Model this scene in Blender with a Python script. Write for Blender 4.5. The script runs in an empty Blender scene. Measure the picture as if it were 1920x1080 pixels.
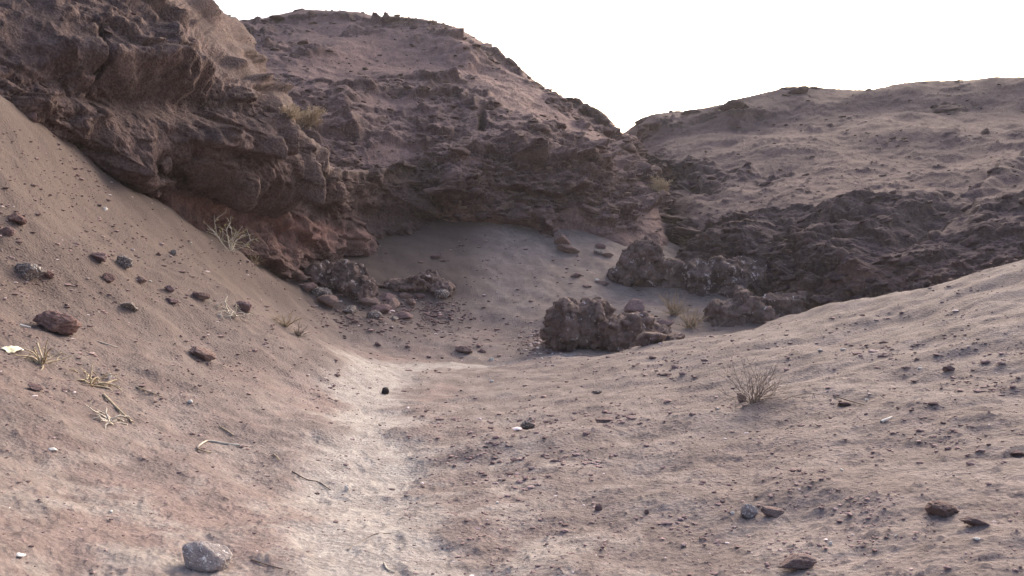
import bpy, math
import numpy as np
from mathutils import Vector, Matrix, Euler

R = math.radians
scene = bpy.context.scene
col = scene.collection
rng = np.random.default_rng(7)

# ------------------------------------------------------------------ camera
F = 1500.0            # focal length in photo pixels (1920 wide)
CAMZ = 1.6
cam_d = bpy.data.cameras.new('camera')
cam = bpy.data.objects.new('camera', cam_d)
col.objects.link(cam)
cam.location = (0, 0, CAMZ)
cam.rotation_euler = (R(90), 0, 0)
cam_d.sensor_width = 36.0
cam_d.lens = 36.0 * F / 1920.0
cam_d.clip_start = 0.05
cam_d.clip_end = 3000
scene.camera = cam

# ------------------------------------------------------------------ sky, sun, exposure
SUN = Vector((0.56, 1.0, 0.58)).normalized()
sun_el = math.asin(SUN.z)
sun_az = math.atan2(SUN.x, SUN.y)
world = bpy.data.worlds.new('World')
scene.world = world
world.use_nodes = True
wt = world.node_tree
wt.nodes.clear()
sky = wt.nodes.new('ShaderNodeTexSky')
sky.sky_type = 'NISHITA'
sky.sun_disc = False
sky.sun_elevation = sun_el
sky.sun_rotation = sun_az
sky.air_density = 0.8
sky.dust_density = 8.0
sky.ozone_density = 0.4
bg = wt.nodes.new('ShaderNodeBackground')
bg.inputs['Strength'].default_value = 0.15
wo = wt.nodes.new('ShaderNodeOutputWorld')
wt.links.new(sky.outputs[0], bg.inputs['Color'])
wt.links.new(bg.outputs[0], wo.inputs['Surface'])
sd = bpy.data.lights.new('sun', 'SUN')
sd.energy = 0.5
sd.angle = R(40)
sd.color = (1.0, 0.93, 0.84)
sun = bpy.data.objects.new('sun', sd)
col.objects.link(sun)
sun.rotation_euler = SUN.to_track_quat('Z', 'Y').to_euler()
sun.location = (20, 30, 40)
vs = scene.view_settings
vs.view_transform = 'Standard'
vs.look = 'None'
vs.exposure = 1.36
vs.gamma = 1.0
vs.use_curve_mapping = False

# ------------------------------------------------------------------ noise in numpy
_g = np.random.default_rng(11)
GT = _g.normal(size=(256, 3)).astype(np.float32)
GT /= np.linalg.norm(GT, axis=1, keepdims=True)
RT = _g.random((256, 4)).astype(np.float32)

def _hash(ix, iy, iz, seed):
    h = (ix * np.uint32(374761393) + iy * np.uint32(668265263) + iz * np.uint32(2147483647 - 1274126177) + np.uint32((seed * 1013904223 + 12345) & 0xffffffff))
    h = (h ^ (h >> np.uint32(13))) * np.uint32(1274126177)
    h = h ^ (h >> np.uint32(16))
    return (h & np.uint32(255)).astype(np.int32)

def perlin(p, f=1.0, seed=0):
    q = (np.asarray(p, np.float32) * np.float32(f)) + np.float32(311.7)
    i = np.floor(q)
    d = q - i
    i = i.astype(np.int64).astype(np.uint32)
    w = d * d * d * (d * (d * 6 - 15) + 10)
    out = 0
    for a in (0, 1):
        wx = w[:, 0] if a else 1 - w[:, 0]
        for b in (0, 1):
            wy = w[:, 1] if b else 1 - w[:, 1]
            for c in (0, 1):
                wz = w[:, 2] if c else 1 - w[:, 2]
                h = _hash(i[:, 0] + np.uint32(a), i[:, 1] + np.uint32(b), i[:, 2] + np.uint32(c), seed)
                g = GT[h]
                out = out + wx * wy * wz * (g[:, 0] * (d[:, 0] - a) + g[:, 1] * (d[:, 1] - b) + g[:, 2] * (d[:, 2] - c))
    return out * 1.6

def fbm(p, f=1.0, octv=4, seed=0, gain=0.5, lac=2.03):
    s = 0
    a = 1.0
    for k in range(octv):
        s = s + a * perlin(p, f, seed + k * 17)
        a *= gain
        f *= lac
    return s

def ridged(p, f=1.0, octv=3, seed=0):
    s = 0
    a = 1.0
    for k in range(octv):
        s = s + a * (1 - 2 * np.abs(perlin(p, f, seed + k * 13)))
        a *= 0.5
        f *= 2.1
    return s

def cells(p, f=1.0, seed=0):
    """nearest-cell data: F1, F2 distances, facet height and the cell's random value"""
    q = (np.asarray(p, np.float32) * np.float32(f)) + np.float32(511.3)
    i0 = np.floor(q)
    d = q - i0
    i0 = i0.astype(np.int64).astype(np.uint32)
    n = len(q)
    f1 = np.full(n, 9.0, np.float32)
    f2 = np.full(n, 9.0, np.float32)
    fac = np.zeros(n, np.float32)
    val = np.zeros(n, np.float32)
    m1 = np.uint32(0xffffffff)
    for a in (-1, 0, 1):
        for b in (-1, 0, 1):
            for c in (-1, 0, 1):
                h = _hash(i0[:, 0] + np.uint32(a & 0xffffffff), i0[:, 1] + np.uint32(b & 0xffffffff), i0[:, 2] + np.uint32(c & 0xffffffff), seed)
                r = RT[h]
                vx = d[:, 0] - (a + r[:, 0])
                vy = d[:, 1] - (b + r[:, 1])
                vz = d[:, 2] - (c + r[:, 2])
                dd = np.sqrt(vx * vx + vy * vy + vz * vz)
                near = dd < f1
                f2 = np.where(near, f1, np.minimum(f2, dd))
                g = GT[(h * 7 + 3) & 255]
                fac = np.where(near, vx * g[:, 0] + vy * g[:, 1] + vz * g[:, 2], fac)
                val = np.where(near, r[:, 3], val)
                f1 = np.where(near, dd, f1)
    return f1, f2, fac, val

def sstep(a, b, x):
    t = np.clip((x - a) / (b - a), 0, 1)
    return t * t * (3 - 2 * t)

def smax(a, b, k):
    h = np.clip(0.5 + 0.5 * (a - b) / k, 0, 1)
    return b + (a - b) * h + k * h * (1 - h)

def P(px, py, Y):
    return np.array([(px - 960) / F * Y, Y, CAMZ + (540 - py) / F * Y])

def to_px(v):
    y = np.maximum(v[:, 1], 0.05)
    return 960 + v[:, 0] / y * F, 540 - (v[:, 2] - CAMZ) / y * F

# ------------------------------------------------------------------ mesh helpers
def mesh_from(name, v, quads=None, tris=None, smooth=True, attrs=None):
    me = bpy.data.meshes.new(name)
    v = np.asarray(v, np.float32)
    me.vertices.add(len(v))
    me.vertices.foreach_set('co', v.ravel())
    fl, st, tot = [], [], 0
    n = 0
    if quads is not None and len(quads):
        q = np.asarray(quads, np.int32)
        fl.append(q.ravel())
        st.append(np.arange(len(q)) * 4)
        n += len(q)
        tot += q.size
    if tris is not None and len(tris):
        t = np.asarray(tris, np.int32)
        fl.append(t.ravel())
        st.append(tot + np.arange(len(t)) * 3)
        n += len(t)
        tot += t.size
    fl = np.concatenate(fl)
    st = np.concatenate(st).astype(np.int32)
    me.loops.add(len(fl))
    me.loops.foreach_set('vertex_index', fl.astype(np.int32))
    me.polygons.add(n)
    me.polygons.foreach_set('loop_start', st)
    me.polygons.foreach_set('use_smooth', np.full(n, smooth, bool))
    for k, a in (attrs or {}).items():
        a = np.asarray(a, np.float32)
        if a.ndim == 1:
            at = me.attributes.new(k, 'FLOAT', 'POINT')
            at.data.foreach_set('value', a)
        else:
            at = me.attributes.new(k, 'FLOAT_COLOR', 'POINT')
            c4 = np.ones((len(a), 4), np.float32)
            c4[:, :3] = a
            at.data.foreach_set('color', c4.ravel())
    me.update(calc_edges=True)
    me.validate()
    return me

def obj(name, me, mat=None, parent=None, loc=None, rot=None, scale=None):
    o = bpy.data.objects.new(name, me)
    col.objects.link(o)
    if mat is not None and me is not None and len(me.materials) == 0:
        me.materials.append(mat)
    if parent is not None:
        o.parent = parent
    if loc is not None:
        o.location = loc
    if rot is not None:
        o.rotation_euler = rot
    if scale is not None:
        o.scale = scale
    return o

def tag(o, label=None, cat=None, group=None, kind=None):
    if label:
        o['label'] = label
    if cat:
        o['category'] = cat
    if group:
        o['group'] = group
    if kind:
        o['kind'] = kind
    return o

def grid_quads(nr, nc, wrap=False):
    i = np.arange(nr - 1)[:, None] * nc
    j = np.arange(nc if wrap else nc - 1)[None, :]
    j2 = (j + 1) % nc
    return np.stack([i + j, i + j2, i + nc + j2, i + nc + j], -1).reshape(-1, 4)

# ------------------------------------------------------------------ materials
class NT:
    def __init__(self, name):
        self.m = bpy.data.materials.new(name)
        self.m.use_nodes = True
        self.t = self.m.node_tree
        self.t.nodes.clear()
        self.out = self.t.nodes.new('ShaderNodeOutputMaterial')
        self.bs = self.t.nodes.new('ShaderNodeBsdfPrincipled')
        self.bs.inputs['Roughness'].default_value = 0.95
        self.bs.inputs['Specular IOR Level'].default_value = 0.15
        self.t.links.new(self.bs.outputs[0], self.out.inputs[0])
        self.co = self.t.nodes.new('ShaderNodeTexCoord').outputs['Object']
    def L(self, a, b):
        self.t.links.new(a, b)
    def noise(self, s, det=5, rough=0.6, dist=0.0, stretch=None):
        n = self.t.nodes.new('ShaderNodeTexNoise')
        n.inputs['Scale'].default_value = s
        n.inputs['Detail'].default_value = det
        n.inputs['Roughness'].default_value = rough
        n.inputs['Distortion'].default_value = dist
        c = self.co
        if stretch:
            mp = self.t.nodes.new('ShaderNodeMapping')
            mp.inputs['Scale'].default_value = stretch
            self.L(c, mp.inputs[0])
            c = mp.outputs[0]
        self.L(c, n.inputs['Vector'])
        return n.outputs['Fac']
    def voro(self, s, feat='F1'):
        n = self.t.nodes.new('ShaderNodeTexVoronoi')
        n.feature = feat
        n.inputs['Scale'].default_value = s
        self.L(self.co, n.inputs['Vector'])
        return n.outputs['Distance']
    def ramp(self, x, a, b, va=0.0, vb=1.0):
        n = self.t.nodes.new('ShaderNodeMapRange')
        n.interpolation_type = 'SMOOTHSTEP'
        n.inputs['From Min'].default_value = a
        n.inputs['From Max'].default_value = b
        n.inputs['To Min'].default_value = va
        n.inputs['To Max'].default_value = vb
        self.L(x, n.inputs['Value'])
        return n.outputs[0]
    def attr(self, name, colr=False):
        n = self.t.nodes.new('ShaderNodeAttribute')
        n.attribute_name = name
        return n.outputs['Color' if colr else 'Fac']
    def math(self, op, a, b):
        n = self.t.nodes.new('ShaderNodeMath')
        n.operation = op
        for k, x in enumerate((a, b)):
            if isinstance(x, (int, float)):
                n.inputs[k].default_value = x
            else:
                self.L(x, n.inputs[k])
        return n.outputs[0]
    def mix(self, fac, a, b, mode='MIX'):
        n = self.t.nodes.new('ShaderNodeMix')
        n.data_type = 'RGBA'
        n.blend_type = mode
        for k, x in ((0, fac), (6, a), (7, b)):
            if isinstance(x, (int, float)):
                n.inputs[k].default_value = x
            elif isinstance(x, tuple):
                n.inputs[k].default_value = (*x, 1)
            else:
                self.L(x, n.inputs[k])
        return n.outputs[2]
    def grey(self, fac, lo, hi):
        g = self.ramp(fac, 0.25, 0.75, lo, hi)
        n = self.t.nodes.new('ShaderNodeCombineColor')
        for k in range(3):
            self.L(g, n.inputs[k])
        return n.outputs[0]
    def bump(self, h, strength=0.5, dist=0.05):
        n = self.t.nodes.new('ShaderNodeBump')
        n.inputs['Strength'].default_value = strength
        n.inputs['Distance'].default_value = dist
        self.L(h, n.inputs['Height'])
        self.L(n.outputs[0], self.bs.inputs['Normal'])
    def done(self, c):
        if isinstance(c, tuple):
            self.bs.inputs['Base Color'].default_value = (*c, 1)
        else:
            self.L(c, self.bs.inputs['Base Color'])
        return self.m

def hill_material(name, soil, soil2, rock, rock2, red, pale, rs=1.0, mott=1.0):
    n = NT(name)
    big = n.noise(0.35 * rs, 4, 0.6)
    mid = n.noise(2.2 * rs, 6, 0.65, 0.3)
    fine = n.noise(14 * rs, 5, 0.7)
    s = n.mix(n.ramp(big, 0.35, 0.65), soil, soil2)
    strat = n.noise(1.0, 5, 0.65, 0.6, (0.6, 0.6, 3.2))
    k = n.mix(n.ramp(strat, 0.35, 0.65), rock, rock2)
    k = n.mix(n.ramp(n.noise(5.0 * rs, 4, 0.6), 0.55, 0.75, 0, 0.6), k, rock2)
    rm = n.attr('rock')
    c = n.mix(n.ramp(rm, 0.25, 0.75), s, k)
    c = n.mix(n.math('MULTIPLY', n.attr('red'), n.ramp(mid, 0.3, 0.6, 0.5, 1)), c, red)
    c = n.mix(n.math('MULTIPLY', n.attr('pale'), n.ramp(n.noise(7 * rs, 5, 0.7), 0.42, 0.62)), c, pale)
    c = n.mix(1.0, c, n.grey(mid, 1 - .26 * mott, 1 + .24 * mott), 'MULTIPLY')
    c = n.mix(1.0, c, n.grey(fine, 1 - .28 * mott, 1 + .28 * mott), 'MULTIPLY')
    h = n.math('ADD', n.noise(9 * rs, 8, 0.7), n.math('MULTIPLY', n.voro(16 * rs), 0.4))
    n.bump(h, 0.6, 0.10)
    return n.done(c)

M = {}
M['left'] = hill_material('left_cliff_rock', (0.101, 0.069, 0.067), (0.089, 0.060, 0.060), (0.081, 0.054, 0.053), (0.114, 0.076, 0.074), (0.285, 0.162, 0.142), (0.386, 0.315, 0.304), 1.5)
M['mid'] = hill_material('middle_hill_rock', (0.224, 0.147, 0.140), (0.189, 0.124, 0.119), (0.099, 0.064, 0.064), (0.156, 0.103, 0.101), (0.312, 0.182, 0.158), (0.416, 0.346, 0.347))
M['right'] = hill_material('far_hill_rock', (0.142, 0.097, 0.098), (0.122, 0.083, 0.085), (0.068, 0.046, 0.048), (0.109, 0.075, 0.076), (0.257, 0.153, 0.131), (0.342, 0.298, 0.306), 1.0, 0.65)

def ground_material():
    n = NT('dusty_soil')
    b1 = n.noise(0.55, 5, 0.62, 0.4)
    b2 = n.noise(1.7, 6, 0.65, 0.5)
    b3 = n.noise(5.5, 6, 0.7, 0.2)
    fine = n.noise(38, 5, 0.75)
    c = n.mix(n.ramp(b2, 0.35, 0.68), (0.186, 0.151, 0.147), (0.238, 0.196, 0.191))
    c = n.mix(n.math('MULTIPLY', n.attr('red'), n.ramp(b1, 0.42, 0.6)), c, (0.243, 0.186, 0.176))
    c = n.mix(n.math('MULTIPLY', n.attr('pale'), n.ramp(b2, 0.44, 0.62)), c, (0.304, 0.267, 0.254))
    pm = n.math('MULTIPLY', n.attr('path'), n.ramp(b3, 0.25, 0.6, 0.55, 1.0))
    c = n.mix(pm, c, (0.363, 0.332, 0.319))
    c = n.mix(n.math('MULTIPLY', n.attr('dark'), n.ramp(b3, 0.3, 0.55, 0.65, 1)), c, (0.117, 0.090, 0.084))
    c = n.mix(n.ramp(n.noise(3.1, 5, 0.7), 0.60, 0.75, 0, 0.3), c, (.18, .138, .126))
    c = n.mix(1.0, c, n.grey(b3, 0.80, 1.18), 'MULTIPLY')
    c = n.mix(1.0, c, n.grey(fine, 0.74, 1.26), 'MULTIPLY')
    h = n.math('ADD', n.noise(24, 8, 0.75), n.math('MULTIPLY', n.voro(30), 0.6))
    n.bump(h, 0.55, 0.035)
    return n.done(c)
M['ground'] = ground_material()

def stone_material(name, a, b, dust, patch=None, lo=0.56, hi=0.66, sc=7.0):
    n = NT(name)
    c = n.mix(n.ramp(n.noise(sc, 6, 0.65, 0.4), 0.36, 0.64), a, b)
    geo = n.t.nodes.new('ShaderNodeNewGeometry')
    if patch:
        c = n.mix(n.ramp(n.noise(sc * 1.6, 5, 0.7, 0.3), lo, hi), c, patch)
    c = n.mix(n.ramp(n.noise(sc * 0.7, 4, 0.6), 0.5, 0.7, 0, 0.6), c, dust)
    c = n.mix(1.0, c, n.grey(n.noise(sc * 6, 5, 0.7), 0.7, 1.3), 'MULTIPLY')
    n.bump(n.noise(sc * 3, 8, 0.72), 0.7, 0.03)
    return n.done(c)
M['stone'] = stone_material('dark_stone', (0.177, 0.122, 0.124), (0.277, 0.190, 0.191), (0.385, 0.264, 0.252))
M['stone_brown'] = stone_material('brown_stone', (0.206, 0.145, 0.134), (0.293, 0.209, 0.192), (0.373, 0.276, 0.250))
M['stone_pale'] = stone_material('stone_with_pale_crust', (.12, .098, .10), (.20, .165, .155), (.30, .24, .21), (.60, .56, .52), 0.52, 0.60, 3.2)
M['stone_grey'] = stone_material('grey_stone', (.28, .245, .25), (.40, .355, .355), (.38, .33, .31), (.78, .77, .77), 0.555, 0.60, 2.6)
M['clod'] = stone_material('soil_clod', (0.212, 0.158, 0.153), (0.299, 0.225, 0.215), (0.358, 0.271, 0.261))
M['stone_red'] = stone_material('reddish_stone', (0.172, 0.103, 0.096), (0.276, 0.184, 0.168), (0.345, 0.230, 0.204), (0.575, 0.483, 0.480), 0.64, 0.72)
M['boulder'] = stone_material('conglomerate_boulder', (0.102, 0.072, 0.068), (0.174, 0.126, 0.118), (0.240, 0.177, 0.164), (0.600, 0.543, 0.563), 0.60, 0.68, 2.6)
M['boulder_pale'] = stone_material('crusted_crag', (0.088, 0.063, 0.061), (0.146, 0.106, 0.102), (0.205, 0.150, 0.139), (0.489, 0.428, 0.428), 0.55, 0.64, 3.0)

def simple(name, a, b, s=20, rough=0.9):
    n = NT(name)
    n.bs.inputs['Roughness'].default_value = rough
    return n.done(n.mix(n.ramp(n.noise(s, 4, 0.6), 0.35, 0.65), a, b))
M['white'] = simple('weathered_white', (.80, .78, .74), (.66, .62, .58), 30)
M['straw'] = simple('dry_straw', (.50, .42, .31), (.33, .265, .19), 25)
M['twig'] = simple('grey_twig', (.20, .16, .14), (.30, .25, .22), 30)
M['darktwig'] = simple('dark_twig', (.13, .10, .088), (.21, .165, .14), 30)
M['deadwood'] = simple('bleached_wood', (.62, .57, .50), (.42, .37, .32), 25)
M['leafdry'] = simple('olive_dry_leaf', (.26, .23, .11), (.34, .30, .16), 6)
M['grassdry'] = simple('dry_grass', (0.396, 0.315, 0.220), (0.286, 0.221, 0.165), 8)
M['strawbush'] = simple('pale_yellow_bush', (0.529, 0.432, 0.312), (0.414, 0.324, 0.228), 4)
M['black'] = simple('black_stone', (.018, .015, .018), (.035, .03, .032), 20, 0.6)
M['yellow'] = simple('faded_wrapper', (.74, .70, .45), (.78, .76, .70), 12, 0.6)
nn = NT('crumb_colours')
M['crumb'] = nn.done(nn.mix(1.0, nn.attr('tint', True), nn.grey(nn.noise(60, 3), 0.8, 1.2), 'MULTIPLY'))

# ------------------------------------------------------------------ ground surface
def tps_fit(pts, lam=0.02):
    pts = np.asarray(pts, float)
    xy, z = pts[:, :2], pts[:, 2]
    n = len(pts)
    d = np.linalg.norm(xy[:, None] - xy[None], axis=2)
    K = np.where(d > 0, d * d * np.log(np.maximum(d, 1e-9)), 0) + lam * np.eye(n)
    Pm = np.hstack([np.ones((n, 1)), xy])
    A = np.block([[K, Pm], [Pm.T, np.zeros((3, 3))]])
    w = np.linalg.solve(A, np.concatenate([z, np.zeros(3)]))
    def ev(q):
        q = np.asarray(q, float)
        out = np.empty(len(q))
        for s in range(0, len(q), 40000):
            c = q[s:s + 40000]
            dd = np.sqrt(((c[:, None] - xy[None]) ** 2).sum(2))
            U = dd * dd * np.log(np.maximum(dd, 1e-9))
            out[s:s + 40000] = U @ w[:n] + w[n] + c @ w[n + 1:]
        return out
    return ev

NEAR = [P(*p) for p in [
    (700, 1080, 4.4), (680, 900, 6.6), (690, 800, 9), (680, 740, 11.8), (720, 700, 15), (800, 685, 17.5),
    (0, 1080, 3.7), (300, 1080, 4.2), (0, 900, 4.8), (300, 900, 5.8), (0, 750, 6.3), (300, 760, 7.8), (0, 620, 8), (200, 640, 9),
    (400, 660, 11), (0, 500, 9.3), (200, 500, 11), (350, 560, 12.5), (500, 620, 15), (600, 680, 15.5), (0, 350, 10.7), (150, 400, 12.5),
    (300, 470, 14.5), (420, 530, 16), (540, 600, 18), (640, 650, 18.5), (0, 190, 12.3), (150, 290, 14.2), (310, 395, 16), (430, 470, 17.6),
    (520, 530, 18.7), (590, 600, 19.6), (1000, 1080, 4.3), (1300, 1080, 3.95), (1600, 1080, 3.6), (1920, 1080, 3.25), (1000, 850, 7.2), (1000, 740, 11),
    (1000, 690, 15.5), (1300, 900, 5.7), (1300, 760, 8.6), (1300, 680, 12), (1410, 755, 8), (1600, 900, 5.2), (1600, 750, 7.5), (1600, 640, 10.5),
    (1920, 900, 4.6), (1920, 750, 6.3), (1920, 600, 9), (1060, 668, 17), (1150, 660, 16.4), (1240, 640, 15.8), (1330, 624, 15.1), (1420, 605, 14.5), (1560, 568, 13.8), (1700, 535, 13),
    (1920, 485, 12), (950, 682, 18)]] + [np.array(p, float) for p in [
    (-13, 8, 6.5), (-8, 3, 2.9), (-4, 0, 1.0), (0, -3, .05), (4, -3, .9), (9.5, 7, 2.6), (6, 2, 1.4), (-12, -6, 4), (10, -6, 2.5), (0, -14, -.6),
    (-12, 12, 6.6), (12, 9.5, 3.0)]]
FAR = [P(*p) for p in [
    (420, 480, 19.5), (520, 520, 21), (700, 440, 27.3), (820, 418, 28.8), (960, 418, 29.4), (1030, 436, 29.4), (1100, 460, 28.8), (1180, 535, 26),
    (1290, 545, 25.3), (900, 482, 26.3), (800, 500, 25), (650, 560, 22), (600, 585, 21), (750, 610, 21), (900, 610, 22), (1000, 600, 22.3),
    (1150, 560, 24.5), (1250, 625, 21), (1330, 600, 22.5), (1400, 620, 21), (700, 668, 18), (800, 685, 17.5), (950, 680, 18.3), (1060, 670, 18.5), (1160, 676, 18), (640, 640, 19),
    (1500, 640, 19), (1700, 620, 18), (1900, 600, 17), (2300, 560, 15), (300, 470, 17.5), (480, 500, 19.8), (100, 350, 14), (560, 520, 22), (620, 480, 24.5),
    (900, 320, 34), (600, 390, 30), (1300, 480, 32), (1700, 560, 26), (690, 600, 20.6)]] + [np.array(p, float) for p in [
    (-12, 10, 3), (-8, 3, 0), (0, 8, -1.2), (8, 6, 0), (0, 0, -1.5), (-12, -6, 0), (12, -6, 0)]]
f_near = tps_fit(NEAR)
f_far = tps_fit(FAR)
LIP = np.array([P(px, 540, Y)[:2] for px, Y in [
    (-900, 9), (-300, 10.5), (0, 12.6), (150, 14.4), (310, 16.2), (430, 17.7), (520, 18.9), (600, 20), (660, 22), (780, 25), (980, 22), (1030, 18.2),
    (1060, 17), (1150, 16.4), (1240, 15.8), (1330, 15.1), (1420, 14.5), (1560, 13.8), (1700, 13), (1920, 12), (2400, 10), (3600, 8)]])

def lip_distance(xy):
    """signed distance beyond the crest of the near ground (positive past it)"""
    best = np.full(len(xy), 1e9)
    sgn = np.zeros(len(xy))
    for a, b in zip(LIP[:-1], LIP[1:]):
        ab = b - a
        t = np.clip(((xy - a) @ ab) / (ab @ ab), 0, 1)
        d = xy - (a + t[:, None] * ab)
        dist = np.hypot(d[:, 0], d[:, 1])
        cr = ab[0] * (xy[:, 1] - a[1]) - ab[1] * (xy[:, 0] - a[0])
        up = dist < best - 1e-9
        sgn = np.where(up, np.sign(cr), sgn)
        best = np.minimum(best, dist)
    return best * sgn

TRAIL = np.array([P(px, 540, Y)[:2] for px, Y in [
    (760, 2.0), (730, 3.5), (705, 4.6), (690, 6.0), (700, 7.5), (705, 9.0), (690, 10.5), (688, 12), (700, 13.6), (735, 15.2), (800, 16.6), (880, 17.4), (960, 17.9), (1060, 18.4)]])
TRAIL_W = np.array([.52, .52, .47, .47, .49, .53, .52, .56, .64, .80, .85, .70, .5, .3])

def trail_mask(xy, p3):
    m = np.zeros(len(xy))
    wob = fbm(p3, 0.9, 4, 71) * 0.30 + fbm(p3, 4.0, 3, 75) * 0.14
    for k, (a, b) in enumerate(zip(TRAIL[:-1], TRAIL[1:])):
        ab = b - a
        t = np.clip(((xy - a) @ ab) / (ab @ ab), 0, 1)
        d = xy - (a + t[:, None] * ab)
        dist = np.hypot(d[:, 0], d[:, 1]) + wob
        w = TRAIL_W[k] * (1 - t) + TRAIL_W[k + 1] * t
        m = np.maximum(m, 1 - sstep(w * 0.35, w * 1.35, dist))
    return m

ang = np.concatenate([np.radians(np.linspace(-180, -37, 60)[:-1]), np.radians(np.linspace(-37, 37, 600)), np.radians(np.linspace(37, 180, 60)[1:-1])])
rad = np.concatenate([np.linspace(0.3, 2.6, 12)[:-1], np.geomspace(2.6, 34, 520), np.geomspace(36, 300, 18)])
AA, RR = np.meshgrid(ang, rad)
gx, gy = (RR * np.sin(AA)).ravel(), (RR * np.cos(AA)).ravel()
gxy = np.stack([gx, gy], 1)
rr = np.hypot(gx, gy)
lip = lip_distance(gxy)
zn = f_near(gxy)
zf = f_far(gxy)
far_fade = sstep(33, 46, rr)
behind = sstep(10, 22, rr) * sstep(2, -6, gy)
zf = zf * (1 - far_fade) + np.minimum(zf, 0.5) * far_fade * 0
zn = np.clip(zn, -2, 9)
zf = np.clip(zf, -3, 6)
p3 = np.stack([gx, gy, zn * 0], 1)
lipn = lip + fbm(p3, 0.8, 3, 5) * 0.25
rl = np.maximum(lipn, 0)
z = smax(zf, zn - 0.55 * rl - 0.05 * rl ** 2, 0.35)
z = np.where(rr > 34, z * (1 - sstep(34, 60, rr)) + (-0.5) * sstep(34, 60, rr), z)
path = trail_mask(gxy, p3)
det = sstep(60, 30, rr)
rough = (1 - 0.75 * path)
left_slope = sstep(-0.5, -5, gx)
talus = sstep(19, 22, gy)
dz = fbm(p3, 0.45, 3, 21) * 0.10 + fbm(p3, 1.6, 3, 22) * 0.042 * rough
clod = np.maximum(fbm(p3, 5.5, 3, 23), -0.1)
dz = dz + clod * (0.007 + 0.014 * left_slope) * rough + fbm(p3, 3.0, 3, 28) * 0.02 * left_slope * rough
dz = dz + np.maximum(fbm(p3, 15, 3, 24) - 0.12, 0) * 0.022 * rough * sstep(14, 8, rr)
# ripples and scuffs that run down the right bank
st = np.stack([gx * 1.2 - gy * 0.2, gy * 4.0 + gx * 1.0, gx * 0], 1)
dz = dz + fbm(st, 1.7, 3, 25) * 0.010 * sstep(0.3, 2.0, gx) * rough
dz = dz - path * 0.05
_g2 = np.random.default_rng(12)
seg = np.linalg.norm(np.diff(TRAIL, axis=0), axis=1)
cum = np.concatenate([[0], np.cumsum(seg)])
for k in range(80):
    u = 1.2 + k * 0.17 + _g2.uniform(-.12, .12)
    if u > cum[-1] - 2:
        break
    i = np.searchsorted(cum, u) - 1
    d_ = (TRAIL[i + 1] - TRAIL[i]) / seg[i]
    nrm_ = np.array([-d_[1], d_[0]])
    c_ = TRAIL[i] + d_ * (u - cum[i]) + nrm_ * (_g2.normal() * .22)
    a_ = _g2.normal() * .3
    e1 = d_ * math.cos(a_) + nrm_ * math.sin(a_)
    e2 = np.array([-e1[1], e1[0]])
    ex, ey = (gxy - c_) @ e1 / .15, (gxy - c_) @ e2 / .058
    q_ = np.sqrt(ex ** 2 + ey ** 2)
    dz = dz - .010 * (1 - sstep(.6, 1.05, q_)) + .004 * np.exp(-((q_ - 1.25) / .22) ** 2)
z = z + dz * det
gv = np.stack([gx, gy, z], 1)
nr_, nc_ = len(rad), len(ang)
gq = grid_quads(nr_, nc_, wrap=True)
# centre cap
cap = np.array([[0.0, 0.0, z[:nc_].mean()]])
gv = np.vstack([gv, cap])
ci = len(gv) - 1
capt = np.stack([np.full(nc_, ci), (np.arange(nc_) + 1) % nc_, np.arange(nc_)], 1)
# soil attributes
red = sstep(0.2, -1.5, gx) * (0.35 + 0.65 * sstep(0.1, 0.5, fbm(p3, 0.5, 3, 31) + 0.25)) + 0.25 * sstep(0.15, 0.5, fbm(p3, 0.8, 3, 33))
pale = (0.25 + 0.75 * sstep(8, 4.5, rr)) * sstep(2.2, -0.5, gx) * sstep(14, 7, rr) + 0.15
pale = pale + 0.4 * sstep(1.5, 0.6, np.abs(gx + 1)) * sstep(22, 15, rr) * 0.5
darkm = np.zeros(len(gx))
gpx, gpy = to_px(gv[:-1])
def blob(px, py, rx, ry, X, Y, ang=0):
    c, s = math.cos(ang), math.sin(ang)
    dx, dy = X - px, Y - py
    u, v = (dx * c + dy * s) / rx, (-dx * s + dy * c) / ry
    return np.exp(-(u * u + v * v))
fr = (gy > 1)
for (bx_, by_, rx, ry, s_) in [(710, 560, 100, 45, .6), (1150, 630, 130, 30, .5), (1250, 640, 150, 40, .3), (1100, 520, 80, 40, .15), (640, 470, 120, 30, .5), (820, 600, 60, 40, .2), (1000, 640, 50, 20, .4), (1400, 600, 80, 40, .7)]:
    darkm = np.maximum(darkm, s_ * blob(bx_, by_, rx, ry, gpx, gpy) * fr * (gy > 17))
for (bx_, by_, rx, ry, s_) in [(330, 960, 240, 90, .8), (900, 1000, 130, 80, .6), (150, 760, 160, 50, .9), (380, 840, 60, 30, .5), (560, 630, 40, 30, .8), (180, 500, 130, 60, .6), (660, 850, 60, 50, .3), (1650, 940, 60, 20, .5)]:
    red = np.maximum(red, s_ * blob(bx_, by_, rx, ry, gpx, gpy) * fr)
talus_soil = sstep(18, 21, gy)
darkm = np.maximum(darkm, 0.06 * talus_soil)
darkm = np.maximum(darkm, (0.45 * sstep(0.1, 0.6, z) + 0.55 * sstep(0.5, 1.8, z)) * sstep(0, -2, gx))
red = red * (1 - 0.6 * sstep(1.2, 3.0, z))
pad = lambda a: np.append(a, a[0])
darkm = darkm * (1 - path)
gat = dict(path=pad(path), red=pad(np.clip(red, 0, 1)), pale=pad(np.clip(pale, 0, 1)), dark=pad(np.clip(darkm, 0, 1)))
pm_face = path[gq].mean(1) > 0.5
sky_v = gv

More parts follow.
